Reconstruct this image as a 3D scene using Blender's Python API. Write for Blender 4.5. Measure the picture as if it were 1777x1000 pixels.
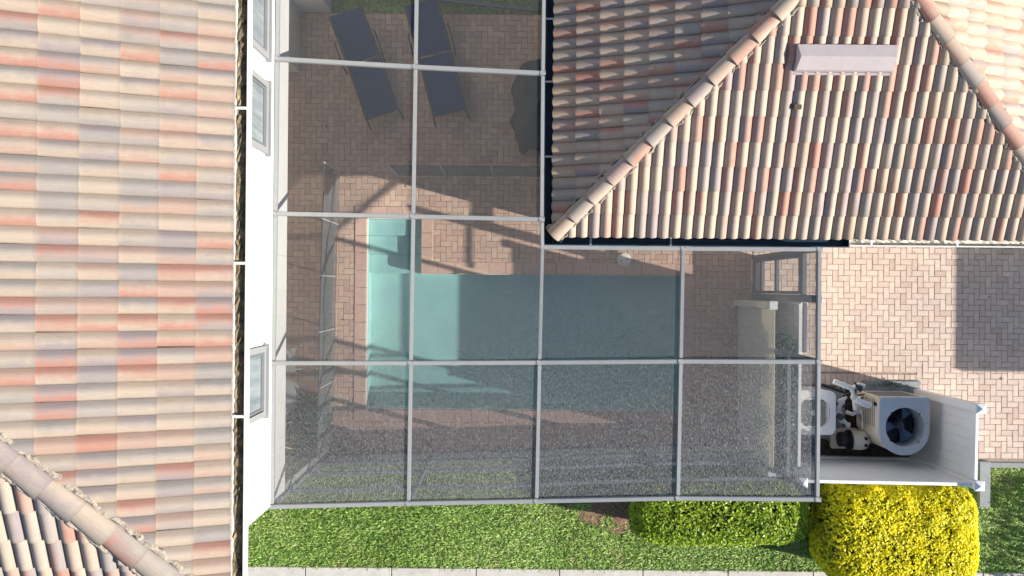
import bpy, bmesh, math, random
import numpy as np
from mathutils import Vector, Matrix
random.seed(7); rng = np.random.default_rng(7)
for o in list(bpy.data.objects): bpy.data.objects.remove(o)
scene = bpy.context.scene
COL = scene.collection
R = math.radians
# ------------------------------------------------------------------ camera, sky, sun, exposure
CAM_H, FPX, ROLL = 13.8, 1338.0, R(0.5)
cam = bpy.data.cameras.new('camera'); cam_o = bpy.data.objects.new('camera', cam); COL.objects.link(cam_o)
cam_o.location = (0, 0, CAM_H); cam_o.rotation_euler = (0, 0, ROLL)
cam.sensor_fit = 'HORIZONTAL'; cam.sensor_width = 36.0; cam.lens = 36.0*FPX/1777.0
cam.clip_start = 0.1; cam.clip_end = 500
scene.camera = cam_o
SUN_EL, SUN_AZ = R(24.7), R(-14.0)            # azimuth measured from +X
w = bpy.data.worlds.new('World'); scene.world = w; w.use_nodes = True
nt = w.node_tree; bg = nt.nodes['Background']
sky = nt.nodes.new('ShaderNodeTexSky'); sky.sky_type = 'NISHITA'; sky.sun_disc = False
sky.sun_elevation = SUN_EL; sky.sun_rotation = R(104); sky.air_density = 1.0; sky.dust_density = 0.3; sky.ozone_density = 2.5
nt.links.new(sky.outputs['Color'], bg.inputs['Color']); bg.inputs['Strength'].default_value = 0.072
sl = bpy.data.lights.new('sun', 'SUN'); sl.energy = 4.2; sl.angle = R(0.5); sl.color = (1.0, 0.93, 0.83)
so = bpy.data.objects.new('sun', sl); COL.objects.link(so)
SUN = Vector((math.cos(SUN_EL)*math.cos(SUN_AZ), math.cos(SUN_EL)*math.sin(SUN_AZ), math.sin(SUN_EL)))
so.rotation_euler = SUN.to_track_quat('Z', 'Y').to_euler(); so.location = (20, -5, 20)
vs = scene.view_settings; vs.view_transform = 'Standard'; vs.look = 'None'; vs.exposure = 1.2; vs.gamma = 1; vs.use_curve_mapping = False
scene.cycles.transparent_max_bounces = 24; scene.cycles.max_bounces = 8; scene.cycles.use_denoising = True

def P(px, py, h=0.0):
    """real position of a point seen at pixel (px, py) of the photograph, at height h"""
    d = (CAM_H-h)/FPX; x, y = (px-888.5)*d, (500-py)*d
    c, s = math.cos(ROLL), math.sin(ROLL)
    return Vector((x*c-y*s, x*s+y*c, h))
def pix(p):
    c, s = math.cos(-ROLL), math.sin(-ROLL); k = FPX/(CAM_H-p[2])
    return 888.5+(p[0]*c-p[1]*s)*k, 500-(p[0]*s+p[1]*c)*k

# ------------------------------------------------------------------ material helpers
def new_mat(name):
    m = bpy.data.materials.new(name); m.use_nodes = True
    t = m.node_tree; return m, t, t.nodes['Principled BSDF']
def N(t, kind, **kw):
    n = t.nodes.new(kind)
    for k, v in kw.items():
        if k in n.inputs: n.inputs[k].default_value = v
        else: setattr(n, k, v)
    return n
def ramp(t, fac, stops, interp='LINEAR'):
    r = t.nodes.new('ShaderNodeValToRGB'); r.color_ramp.interpolation = interp
    e = r.color_ramp.elements
    while len(e) < len(stops): e.new(0.5)
    for el, (p, c) in zip(e, stops):
        el.position = p; el.color = (*c, 1) if len(c) == 3 else c
    t.links.new(fac, r.inputs['Fac']); return r.outputs['Color']
def mixc(t, a, b, fac, mode='MIX'):
    n = t.nodes.new('ShaderNodeMix'); n.data_type = 'RGBA'; n.blend_type = mode
    for sock, v in ((n.inputs[6], a), (n.inputs[7], b), (n.inputs[0], fac)):
        if hasattr(v, 'links'): t.links.new(v, sock)
        else: sock.default_value = v if not isinstance(v, tuple) else (*v, 1)
    return n.outputs[2]
def math_n(t, op, a, b=0.0, clamp=False):
    n = t.nodes.new('ShaderNodeMath'); n.operation = op; n.use_clamp = clamp
    for i, v in enumerate((a, b)):
        if hasattr(v, 'links'): t.links.new(v, n.inputs[i])
        else: n.inputs[i].default_value = v
    return n.outputs[0]
def noise(t, scale, detail=4, rough=0.6, coord='Object', mapscale=None, vec=None):
    if vec is None:
        tc = t.nodes.new('ShaderNodeTexCoord'); vec = tc.outputs[coord]
    if mapscale:
        mp = t.nodes.new('ShaderNodeMapping'); mp.inputs['Scale'].default_value = mapscale
        t.links.new(vec, mp.inputs['Vector']); vec = mp.outputs['Vector']
    n = N(t, 'ShaderNodeTexNoise', Scale=scale, Detail=detail, Roughness=rough)
    t.links.new(vec, n.inputs['Vector']); return n.outputs['Fac']
def world_vec(t):
    g = t.nodes.new('ShaderNodeNewGeometry'); return g.outputs['Position']
def bump(t, b, height, strength=0.3, dist=0.01):
    n = N(t, 'ShaderNodeBump', Strength=strength, Distance=dist)
    t.links.new(height, n.inputs['Height']); t.links.new(n.outputs['Normal'], b.inputs['Normal'])
def simple(name, col, rough=0.6, var=0.12, scale=8, metallic=0.0, bmp=0.0, bscale=60):
    m, t, b = new_mat(name)
    n = noise(t, scale, vec=world_vec(t))
    lo = tuple(max(0, c*(1-var)) for c in col); hi = tuple(min(1, c*(1+var)) for c in col)
    t.links.new(ramp(t, n, [(0.3, lo), (0.7, hi)]), b.inputs['Base Color'])
    b.inputs['Roughness'].default_value = rough; b.inputs['Metallic'].default_value = metallic
    if bmp: bump(t, b, noise(t, bscale, vec=world_vec(t)), bmp)
    return m
def rand_out(t, merged):
    if merged:
        a = t.nodes.new('ShaderNodeAttribute'); a.attribute_name = 'rnd'; return a.outputs['Fac']
    return t.nodes.new('ShaderNodeObjectInfo').outputs['Random']

def tile_mat(name, merged, tint=(1, 1, 1)):
    m, t, b = new_mat(name); r = rand_out(t, merged)
    uv = t.nodes.new('ShaderNodeUVMap').outputs['UV']
    pal = [(0.0, (.45, .355, .265)), (0.16, (.43, .22, .16)), (0.30, (.46, .37, .285)), (0.46, (.32, .285, .25)),
           (0.58, (.43, .295, .225)), (0.70, (.315, .265, .25)), (0.80, (.45, .365, .28)), (0.90, (.36, .315, .27))]
    ca = ramp(t, r, pal, 'CONSTANT')
    r2 = math_n(t, 'FRACT', math_n(t, 'MULTIPLY', r, 17.31))
    cb = ramp(t, r2, pal, 'CONSTANT')
    sx = t.nodes.new('ShaderNodeSeparateXYZ'); t.links.new(uv, sx.inputs[0])
    wv = world_vec(t)
    wob = math_n(t, 'MULTIPLY', math_n(t, 'SUBTRACT', noise(t, 9, 3, vec=wv), 0.5), 0.9)
    f = math_n(t, 'ADD', sx.outputs[0], wob)
    f = math_n(t, 'MULTIPLY', math_n(t, 'SUBTRACT', f, 0.12), 1.5, True)
    c = mixc(t, ca, cb, f)
    mp = t.nodes.new('ShaderNodeMapping'); mp.inputs['Scale'].default_value = (26, 2.2, 1); t.links.new(uv, mp.inputs['Vector'])
    addv = t.nodes.new('ShaderNodeVectorMath'); addv.operation = 'ADD'
    cx = t.nodes.new('ShaderNodeCombineXYZ'); t.links.new(math_n(t, 'MULTIPLY', r, 91.0), cx.inputs[2]); t.links.new(math_n(t, 'MULTIPLY', r, 37.0), cx.inputs[0])
    t.links.new(mp.outputs[0], addv.inputs[0]); t.links.new(cx.outputs[0], addv.inputs[1])
    st = noise(t, 1.0, 4, .65, vec=addv.outputs[0])
    c = mixc(t, c, ramp(t, st, [(0.3, (.78, .78, .8)), (0.6, (1.08, 1.06, 1.03))]), 0.55, 'MULTIPLY')
    gr = noise(t, 160, 3, .7, vec=wv)
    c = mixc(t, c, ramp(t, gr, [(0.35, (.82, .82, .82)), (0.65, (1.08, 1.08, 1.08))]), 0.6, 'MULTIPLY')
    stn = noise(t, 2.3, 5, .7, vec=wv)                       # lichen and dirt patches
    c = mixc(t, c, (.20, .18, .15), math_n(t, 'MULTIPLY', ramp_val(t, stn, .60, .78), .35))
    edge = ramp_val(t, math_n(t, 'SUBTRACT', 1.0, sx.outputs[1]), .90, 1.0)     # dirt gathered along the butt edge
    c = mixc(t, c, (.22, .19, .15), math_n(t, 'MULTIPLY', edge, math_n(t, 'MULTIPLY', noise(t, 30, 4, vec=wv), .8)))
    pan = math_n(t, 'ABSOLUTE', math_n(t, 'SUBTRACT', sx.outputs[0], .5))                # mottled darker tone in the pan between barrels
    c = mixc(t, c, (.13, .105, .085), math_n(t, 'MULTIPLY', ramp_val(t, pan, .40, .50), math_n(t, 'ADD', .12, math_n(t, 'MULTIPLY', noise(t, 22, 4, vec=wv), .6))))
    c = mixc(t, c, tint, 1.0, 'MULTIPLY')
    t.links.new(c, b.inputs['Base Color']); b.inputs['Roughness'].default_value = .75
    bump(t, b, gr, .25, .006)
    return m
def ramp_val(t, v, lo, hi):
    n = t.nodes.new('ShaderNodeMapRange'); n.inputs[1].default_value = lo; n.inputs[2].default_value = hi
    t.links.new(v, n.inputs[0]); return n.outputs[0]

def brick_mat(name, merged, pal, dirt=.5):
    m, t, b = new_mat(name); r = rand_out(t, merged); wv = world_vec(t)
    c = ramp(t, r, pal, 'LINEAR')
    c = mixc(t, c, ramp(t, noise(t, 14, 5, .7, vec=wv), [(0.3, (.80, .80, .80)), (0.7, (1.12, 1.1, 1.08))]), .7, 'MULTIPLY')
    big = noise(t, 0.9, 4, .6, vec=wv)
    c = mixc(t, c, ramp(t, big, [(0.3, (.84, .83, .84)), (0.65, (1.06, 1.04, 1.02))]), dirt, 'MULTIPLY')
    g = noise(t, 220, 2, .7, vec=wv)
    c = mixc(t, c, ramp(t, g, [(0.3, (.8, .8, .8)), (0.7, (1.12, 1.12, 1.12))]), .6, 'MULTIPLY')
    sp = noise(t, 5.5, 6, .75, vec=wv)
    c = mixc(t, c, (.10, .08, .07), math_n(t, 'MULTIPLY', ramp_val(t, sp, .68, .80), .55))
    t.links.new(c, b.inputs['Base Color']); b.inputs['Roughness'].default_value = .85
    bump(t, b, g, .3, .004); return m

def leaf_mat(name, stops, rough=.5, trans=.25):
    m, t, b = new_mat(name)
    a = t.nodes.new('ShaderNodeAttribute'); a.attribute_name = 'rnd'
    c = ramp(t, a.outputs['Fac'], stops)
    c = mixc(t, c, ramp(t, noise(t, 3, 3, vec=world_vec(t)), [(0.3, (.75, .78, .75)), (0.7, (1.15, 1.12, 1.1))]), .6, 'MULTIPLY')
    t.links.new(c, b.inputs['Base Color']); b.inputs['Roughness'].default_value = rough
    if name == 'grass':
        wl = noise(t, 1.1, 5, .7, vec=world_vec(t)); c = mixc(t, c, (.44, .36, .16), math_n(t, 'MULTIPLY', ramp_val(t, wl, .55, .75), .75)); t.links.new(c, b.inputs['Base Color'])
    tr = t.nodes.new('ShaderNodeBsdfTranslucent'); t.links.new(c, tr.inputs['Color'])
    mx = t.nodes.new('ShaderNodeMixShader'); mx.inputs[0].default_value = trans
    out = [n for n in t.nodes if n.type == 'OUTPUT_MATERIAL'][0]
    t.links.new(b.outputs[0], mx.inputs[1]); t.links.new(tr.outputs[0], mx.inputs[2]); t.links.new(mx.outputs[0], out.inputs['Surface'])
    return m
def mesh_mat(name, col, cover, fleck=0.0, fleck_col=(.5, .5, .52), streak=(70, 16, 70)):
    """woven insect screen: part of the light passes between the threads, the rest hits the threads"""
    m, t, b = new_mat(name); out = [n for n in t.nodes if n.type == 'OUTPUT_MATERIAL'][0]
    t.nodes.remove(b); wv = world_vec(t)
    f1 = noise(t, 1.0, 2, .65, vec=wv, mapscale=streak)
    if fleck:                                    # painted sun glints and haze on the mesh, stronger toward south and east
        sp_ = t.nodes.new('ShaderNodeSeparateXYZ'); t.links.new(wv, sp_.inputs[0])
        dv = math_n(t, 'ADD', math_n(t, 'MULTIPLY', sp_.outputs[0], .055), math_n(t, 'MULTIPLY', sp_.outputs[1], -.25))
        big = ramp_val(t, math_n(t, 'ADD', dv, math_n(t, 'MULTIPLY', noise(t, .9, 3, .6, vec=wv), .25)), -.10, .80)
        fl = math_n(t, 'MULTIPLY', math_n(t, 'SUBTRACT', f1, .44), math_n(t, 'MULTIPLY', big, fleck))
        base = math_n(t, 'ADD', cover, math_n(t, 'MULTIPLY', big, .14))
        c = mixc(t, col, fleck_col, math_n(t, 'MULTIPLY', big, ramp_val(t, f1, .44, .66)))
    else:
        fl = math_n(t, 'MULTIPLY', math_n(t, 'SUBTRACT', f1, .5), .15); base = math_n(t, 'ADD', cover, 0.0); c = mixc(t, col, col, 0.0)
    d = t.nodes.new('ShaderNodeBsdfDiffuse'); t.links.new(c, d.inputs['Color'])
    tr = t.nodes.new('ShaderNodeBsdfTransparent'); mx = t.nodes.new('ShaderNodeMixShader')
    cov = math_n(t, 'ADD', fl, base, True)
    t.links.new(cov, mx.inputs[0]); t.links.new(tr.outputs[0], mx.inputs[1]); t.links.new(d.outputs[0], mx.inputs[2])
    t.links.new(mx.outputs[0], out.inputs['Surface']); return m

PAL_DRIVE = [(0, (.50, .375, .31)), (.2, (.61, .49, .41)), (.4, (.55, .435, .37)), (.6, (.65, .53, .44)), (.8, (.53, .42, .36)), (1, (.61, .505, .43))]
PAL_DECK = [(0, (.54, .355, .27)), (.2, (.64, .45, .345)), (.4, (.50, .355, .295)), (.6, (.67, .49, .37)), (.8, (.56, .395, .31)), (1, (.64, .475, .38))]
M = {}
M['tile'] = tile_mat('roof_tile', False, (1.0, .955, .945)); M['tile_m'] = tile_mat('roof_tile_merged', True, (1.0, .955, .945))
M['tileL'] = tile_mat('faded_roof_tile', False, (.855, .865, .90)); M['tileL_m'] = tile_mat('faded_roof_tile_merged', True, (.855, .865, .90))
M['drive'] = brick_mat('driveway_paver', False, PAL_DRIVE); M['drive_m'] = brick_mat('driveway_paver_merged', True, PAL_DRIVE)
M['deck'] = brick_mat('deck_paver', False, PAL_DECK); M['deck_m'] = brick_mat('deck_paver_merged', True, PAL_DECK)
M['coping'] = brick_mat('coping', False, [(0, (.60, .40, .32)), (.5, (.64, .45, .36)), (1, (.58, .41, .33))])
M['joint'] = simple('joint_sand', (.29, .225, .19), .95, .3, 30)
M['soil'] = simple('soil', (.055, .042, .032), .95, .5, 12, bmp=.8, bscale=40)
M['lawn_base'] = simple('lawn_soil', (.20, .22, .08), .95, .4, 5, bmp=.6)
M['mulch'] = simple('mulch', (.22, .13, .085), .95, .5, 18, bmp=.9, bscale=70)
M['concrete'] = simple('concrete', (.52, .49, .44), .85, .12, 6, bmp=.2)
M['concrete_d'] = simple('concrete_pad', (.25, .265, .27), .85, .15, 6, bmp=.2)
M['stucco'] = simple('white_stucco', (.62, .62, .61), .85, .04, 4, bmp=.25, bscale=90)
M['cream'] = simple('cream_stucco', (.62, .58, .50), .85, .05, 4, bmp=.2)
M['white'] = simple('white_vinyl', (.80, .80, .80), .35, .03, 3)
M['offwhite'] = simple('white_paint', (.74, .73, .70), .45, .05, 6)
M['alu'] = simple('grey_aluminium', (.29, .295, .295), .42, .05, 8)
M['alu_d'] = simple('shaded_aluminium', (.15, .17, .19), .5, .08, 8)  # darker copy of the grey aluminium, wall rail shade put into the colour
M['panelb'] = simple('beige_panel', (.84, .82, .75), .6, .05, 5)
_m = M['panelb']; _t = _m.node_tree; _b = _t.nodes['Principled BSDF']; _o = [n for n in _t.nodes if n.type == 'OUTPUT_MATERIAL'][0]
_tr = _t.nodes.new('ShaderNodeBsdfTranslucent'); _tr.inputs['Color'].default_value = (.80, .76, .62, 1); _mx = _t.nodes.new('ShaderNodeMixShader'); _mx.inputs[0].default_value = .32
_t.links.new(_b.outputs[0], _mx.inputs[1]); _t.links.new(_tr.outputs[0], _mx.inputs[2]); _t.links.new(_mx.outputs[0], _o.inputs['Surface'])   # thin backlit sheet
M['kick'] = simple('kick_plate', (.46, .49, .50), .5, .06, 5)
M['bronze'] = simple('dark_gutter', (.010, .035, .060), .35, .3, 4)
M['debris'] = simple('gutter_debris', (.20, .15, .085), .95, .8, 9, bmp=1, bscale=50)
M['trim'] = simple('window_trim', (.25, .255, .26), .5, .05)
M['sash'] = simple('window_sash', (.13, .14, .155), .5, .05)
M['soffit'] = simple('soffit', (.68, .66, .62), .8, .05)
M['navy'] = simple('navy_sling', (.003, .040, .12), .75, .15, 20, bmp=.2, bscale=200)
M['frame'] = simple('dark_frame', (.05, .055, .065), .45, .1)
M['cover'] = simple('grill_cover', (.028, .030, .026), .8, .25, 7, bmp=.3)
M['beige'] = simple('beige_plastic', (.66, .61, .52), .5, .07, 6)
M['acwhite'] = simple('ac_case', (.66, .65, .62), .45, .06, 6)
M['acgrey'] = simple('ac_top', (.50, .53, .56), .4, .06, 6)
M['pvc'] = simple('pvc_pipe', (.72, .71, .68), .4, .06, 12)
M['black'] = simple('black_plastic', (.012, .013, .015), .5, .2)
M['fanblue'] = simple('fan_blade', (.10, .17, .25), .4, .15)
M['grille'] = simple('grey_grille', (.24, .24, .23), .55, .12, 10)
M['vent'] = simple('vent_paint', (.44, .385, .38), .5, .05)
M['mortar'] = simple('hip_mortar', (.30, .26, .21), .95, .45, 30, bmp=.8)
M['curtain'] = simple('blind', (.55, .62, .62), .8, .1, 3)
M['pole'] = simple('fence_pole', (.45, .40, .38), .4, .1)
M['stem'] = simple('stem', (.10, .07, .04), .9, .3)
M['poolshell'] = simple('pool_plaster', (.76, .78, .74), .7, .06, 3, bmp=.1)
M['waterline'] = simple('waterline_tile', (.66, .62, .56), .4, .15, 30)
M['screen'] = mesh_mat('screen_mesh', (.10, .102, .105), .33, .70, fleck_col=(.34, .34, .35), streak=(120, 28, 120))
M['screen_glint'] = M['screen']
M['screen_w'] = mesh_mat('wall_screen_mesh', (.12, .12, .125), .24, 0); M['screen_s'] = mesh_mat('dense_wall_screen', (.13, .13, .135), .50, 0)
M['privacy'] = mesh_mat('privacy_screen', (.34, .36, .37), .72, 0)
M['pool_mesh'] = mesh_mat('safety_mesh', (.13, .15, .165), .66, 0)
m, t, b = new_mat('window_glass'); b.inputs['Base Color'].default_value = (.30, .38, .41, 1); b.inputs['Roughness'].default_value = .06
t.links.new(ramp(t, noise(t, 1.4, 3, vec=world_vec(t), mapscale=(1, 7, .6)), [(.3, (.13, .16, .175)), (.7, (.27, .30, .31))]), b.inputs['Base Color']); M['glass'] = m
# water
m, t, b = new_mat('pool_water'); out = [n for n in t.nodes if n.type == 'OUTPUT_MATERIAL'][0]; t.nodes.remove(b)
tr = t.nodes.new('ShaderNodeBsdfTransparent'); tr.inputs['Color'].default_value = (.57, .81, .83, 1)
gl = t.nodes.new('ShaderNodeBsdfGlossy'); gl.inputs['Roughness'].default_value = .04
bp = N(t, 'ShaderNodeBump', Strength=.12, Distance=.01); t.links.new(noise(t, 9, 3, vec=world_vec(t)), bp.inputs['Height'])
t.links.new(bp.outputs[0], gl.inputs['Normal'])
ge = t.nodes.new('ShaderNodeNewGeometry'); dt = t.nodes.new('ShaderNodeVectorMath'); dt.operation = 'DOT_PRODUCT'
t.links.new(ge.outputs['Incoming'], dt.inputs[0]); t.links.new(ge.outputs['Normal'], dt.inputs[1])
fz = math_n(t, 'ADD', math_n(t, 'MULTIPLY', math_n(t, 'POWER', math_n(t, 'SUBTRACT', 1.0, math_n(t, 'ABSOLUTE', dt.outputs['Value'])), 5.0), .98), .02)
mx = t.nodes.new('ShaderNodeMixShader'); t.links.new(fz, mx.inputs[0]); t.links.new(tr.outputs[0], mx.inputs[1]); t.links.new(gl.outputs[0], mx.inputs[2])
t.links.new(mx.outputs[0], out.inputs['Surface']); M['water'] = m
GREEN_GRASS = [(0, (.13, .23, .035)), (.35, (.27, .43, .075)), (.7, (.40, .60, .13)), (.93, (.54, .66, .22)), (1, (.70, .66, .40))]
M['grass'] = leaf_mat('grass', GREEN_GRASS, .55, .3)
M['hedge'] = leaf_mat('hedge_leaf', [(0, (.14, .24, .014)), (.4, (.30, .44, .022)), (.8, (.46, .60, .04)), (1, (.56, .68, .08))], .45, .4)
M['yleaf'] = leaf_mat('shrub_leaf', [(0, (.20, .22, .02)), (.6, (.38, .40, .04)), (1, (.52, .52, .06))], .5)
M['yflower'] = leaf_mat('yellow_blossom', [(0, (.88, .74, .006)), (.5, (.93, .86, .010)), (1, (.94, .92, .04))], .6, .45)
M['plant'] = leaf_mat('plant_leaf', [(0, (.02, .07, .04)), (.6, (.03, .13, .07)), (1, (.06, .22, .12))], .45)
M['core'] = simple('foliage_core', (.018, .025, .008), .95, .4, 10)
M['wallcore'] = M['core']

# ------------------------------------------------------------------ geometry helpers
class MB:
    def __init__(s): s.v, s.f = [], []
    def add(s, vs, fs):
        o = len(s.v); s.v += [tuple(v) for v in vs]; s.f += [tuple(i+o for i in f) for f in fs]; return s
    def box(s, a, b):
        (x0, y0, z0), (x1, y1, z1) = a, b
        return s.add([(x0,y0,z0),(x1,y0,z0),(x1,y1,z0),(x0,y1,z0),(x0,y0,z1),(x1,y0,z1),(x1,y1,z1),(x0,y1,z1)],
              [(3,2,1,0),(4,5,6,7),(0,1,5,4),(1,2,6,5),(2,3,7,6),(3,0,4,7)])
    def bar(s, p, q, w, h, up=(0, 0, 1)):
        p, q, up = Vector(p), Vector(q), Vector(up); d = (q-p).normalized()
        x = d.cross(up)
        if x.length < 1e-4: x = d.cross(Vector((1, 0, 0)))
        x.normalize(); y = x.cross(d).normalized(); x *= w/2; y *= h/2
        return s.add([p-x-y, p+x-y, p+x+y, p-x+y, q-x-y, q+x-y, q+x+y, q-x+y],
              [(0,1,2,3),(7,6,5,4),(1,0,4,5),(2,1,5,6),(3,2,6,7),(0,3,7,4)])
    def tube(s, pts, r, n=10, cap=True):
        pts = [Vector(p) for p in pts]; rs = r if isinstance(r, (list, tuple)) else [r]*len(pts); o = []; ref = None
        for i, p in enumerate(pts):
            d = (pts[min(i+1, len(pts)-1)]-pts[max(i-1, 0)]).normalized()
            if ref is None: ref = Vector((0, 0, 1)) if abs(d.z) < .9 else Vector((1, 0, 0))
            x = d.cross(ref).normalized(); y = x.cross(d).normalized(); ref = y
            o += [p+x*rs[i]*math.cos(a)+y*rs[i]*math.sin(a) for a in (2*math.pi*k/n for k in range(n))]
        f = [(i*n+k, i*n+(k+1)%n, (i+1)*n+(k+1)%n, (i+1)*n+k) for i in range(len(pts)-1) for k in range(n)]
        if cap: f += [tuple(range(n-1, -1, -1)), tuple((len(pts)-1)*n+k for k in range(n))]
        return s.add(o, f)
    def lathe(s, c, prof, n=24, axis='z', close=True):
        c = Vector(c); o = []
        for (r, z) in prof:
            for k in range(n):
                a = 2*math.pi*k/n; u, v = r*math.cos(a), r*math.sin(a)
                o.append(c+Vector({'z': (u, v, z), 'x': (z, u, v), 'y': (v, z, u)}[axis]))
        f = [(i*n+k, i*n+(k+1)%n, (i+1)*n+(k+1)%n, (i+1)*n+k) for i in range(len(prof)-1) for k in range(n)]
        if close: f += [tuple(range(n-1, -1, -1)), tuple((len(prof)-1)*n+k for k in range(n))]
        return s.add(o, f)
    def prism(s, outline, z0, z1):
        n = len(outline)
        return s.add([(x, y, z0) for x, y in outline]+[(x, y, z1) for x, y in outline],
              [tuple(range(n-1, -1, -1)), tuple(range(n, 2*n))]+[(i, (i+1)%n, n+(i+1)%n, n+i) for i in range(n)])
    def quad(s, a, b, c, d): return s.add([a, b, c, d], [(0, 1, 2, 3)])
    def mesh(s, name): 
        me = bpy.data.meshes.new(name); me.from_pydata(s.v, [], s.f); me.update(); return me
    def build(s, name, mat, parent=None, smooth=False, bevel=0):
        me = s.mesh(name)
        if bevel or True:
            bm = bmesh.new(); bm.from_mesh(me); bmesh.ops.recalc_face_normals(bm, faces=bm.faces)
            if bevel: bmesh.ops.bevel(bm, geom=list(bm.edges), offset=bevel, segments=2, affect='EDGES', clamp_overlap=True)
            bm.to_mesh(me); bm.free()
        if smooth: 
            me.polygons.foreach_set('use_smooth', [True]*len(me.polygons))
            me.set_sharp_from_angle(angle=R(40))
        return link(name, me, mat, parent)
def link(name, me, mat=None, parent=None, mtx=None):
    o = bpy.data.objects.new(name, me); COL.objects.link(o)
    if mat is not None and not me.materials: me.materials.append(mat)
    if mtx is not None: o.matrix_world = mtx
    if parent is not None:
        o.parent = parent
        if mtx is not None: o.matrix_basis = parent_world(parent).inverted() @ mtx
        else: o.matrix_parent_inverse = parent_world(parent).inverted()
    return o
def parent_world(o):
    m = o.matrix_parent_inverse @ o.matrix_basis
    return (parent_world(o.parent) @ m) if o.parent else m
def np_mesh(name, V, F, rnd=None, uv=None):
    V = np.asarray(V, np.float32); F = np.asarray(F, np.int32); k = F.shape[1]
    me = bpy.data.meshes.new(name); me.vertices.add(len(V)); me.vertices.foreach_set('co', V.ravel())
    me.loops.add(F.size); me.loops.foreach_set('vertex_index', F.ravel())
    me.polygons.add(len(F)); me.polygons.foreach_set('loop_start', np.arange(0, F.size, k, dtype=np.int32))
    me.update(calc_edges=True)
    if rnd is not None:
        a = me.attributes.new('rnd', 'FLOAT', 'POINT'); a.data.foreach_set('value', np.asarray(rnd, np.float32))
    if uv is not None:
        l = me.uv_layers.new(name='UVMap'); l.data.foreach_set('uv', np.asarray(uv, np.float32)[F.ravel()].ravel())
    me.validate(); return me
def thing(name, label, cat, loc=(0, 0, 0), group=None, rz=0):
    o = bpy.data.objects.new(name, None); COL.objects.link(o); o.location = loc; o.rotation_euler = (0, 0, rz); o.empty_display_size = .2
    o['label'] = label; o['category'] = cat
    if group: o['group'] = group
    return o
def tag(o, label, cat, group=None):
    o['label'] = label; o['category'] = cat
    if group: o['group'] = group
    return o
def kind(o, k, label=None):
    o['kind'] = k
    if label: o['label'] = label
    return o

# ------------------------------------------------------------------ layout
POOL_X0, POOL_X1, POOL_Y0, POOL_Y1 = P(640, 0).x, P(1181, 480).x, P(900, 712).y, P(900, 476).y
NOTCH_X1, NOTCH_Y1 = P(731, 420).x, P(690, 379).y
WALL_X = -3.28                       # left house wall
DECK_Y0, DECK_Y1 = P(888, 783).y, P(888, 25).y
CAGE_E = 4.27
HIP_EAVE_H, PITCH = 2.75, 5/12
HE = P(960, 409, HIP_EAVE_H)                 # south-west eave corner of the hip roofed house
HX0, HY0, HX1 = HE.x, HE.y, 8.12
HW_X0, HW_Y0 = HX0+.36, HY0+.36              # its walls
LAN_X, LAN_H = -5.6, 2.58                   # covered lanai under the upper floor of the left house
LE_X, LE_H = P(403, 500, 5.9).x, 5.9         # left house eave
hp = P(150, 897, 6.41); LE_Y = hp.y-(LE_X-hp.x)
print('pool', POOL_X0, POOL_X1, POOL_Y0, POOL_Y1, 'hip', HX0, HY0, 'left', LE_X, LE_Y, 'wall', WALL_X, 'deck', DECK_Y0, DECK_Y1)

# ------------------------------------------------------------------ ground sheets
def sheet(name, rects, z, mat, k='structure'):
    mb = MB()
    for x0, y0, x1, y1 in rects: mb.quad((x0, y0, z), (x1, y0, z), (x1, y1, z), (x0, y1, z))
    return kind(mb.build(name, mat), k)
B = 120
sheet('ground', [(-B, -B, POOL_X0-.02, B), (POOL_X1+.02, -B, B, B), (POOL_X0-.02, -B, POOL_X1+.02, POOL_Y0-.02),
      (POOL_X0-.02, NOTCH_Y1+.02, POOL_X1+.02, B), (NOTCH_X1+.02, POOL_Y1+.02, POOL_X1+.02, NOTCH_Y1+.02)], -.075, M['lawn_base'])
sheet('soil_bed', [(CAGE_E+.05, -3.02, 7.25, -1.70)], -.040, M['soil'])
# mulch round the hedge
mo = []
for k in range(40):
    a = 2*math.pi*k/40; mo.append((3.15+2.3*math.cos(a)*(1+.06*math.sin(5*a)), -3.72+.86*math.sin(a)*(1+.12*math.sin(4*a+1))))
mo2 = MB(); mo2.add([(x, y, -.045) for x, y in mo], [tuple(range(40))]); kind(mo2.build('mulch_bed', M['mulch']), 'structure')

# ------------------------------------------------------------------ pavers
def herring(test, x0, y0, x1, y1, W=.1015, ox=0., oy=0.):
    out = []
    for i in range(int((x0-ox)/W)-1, int((x1-ox)/W)+2):
        for j in range(int((y0-oy)/W)-1, int((y1-oy)/W)+2):
            d = (i-j) % 4
            if d == 0: cells = [(i, j), (i+1, j)]
            elif d == 3: cells = [(i, j), (i, j+1)]
            else: continue
            ins = [c for c in cells if test(ox+(c[0]+.5)*W, oy+(c[1]+.5)*W)]
            if not ins: continue
            xs = [c[0] for c in ins]; ys = [c[1] for c in ins]
            out.append((ox+min(xs)*W, oy+min(ys)*W, ox+(max(xs)+1)*W, oy+(max(ys)+1)*W))
    return out
def brick_geo(lx, ly, h=.05, j=.0035, b=.004):
    x, y = lx/2-j, ly/2-j
    V = [(-x,-y,-h),(x,-y,-h),(x,y,-h),(-x,y,-h),(-x,-y,-b),(x,-y,-b),(x,y,-b),(-x,y,-b),
         (-x+b,-y+b,0),(x-b,-y+b,0),(x-b,y-b,0),(-x+b,y-b,0)]
    F = [(0,1,5,4),(1,2,6,5),(2,3,7,6),(3,0,4,7),(4,5,9,8),(5,6,10,9),(6,7,11,10),(7,4,8,11),(8,9,10,11)]
    return V, F
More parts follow.
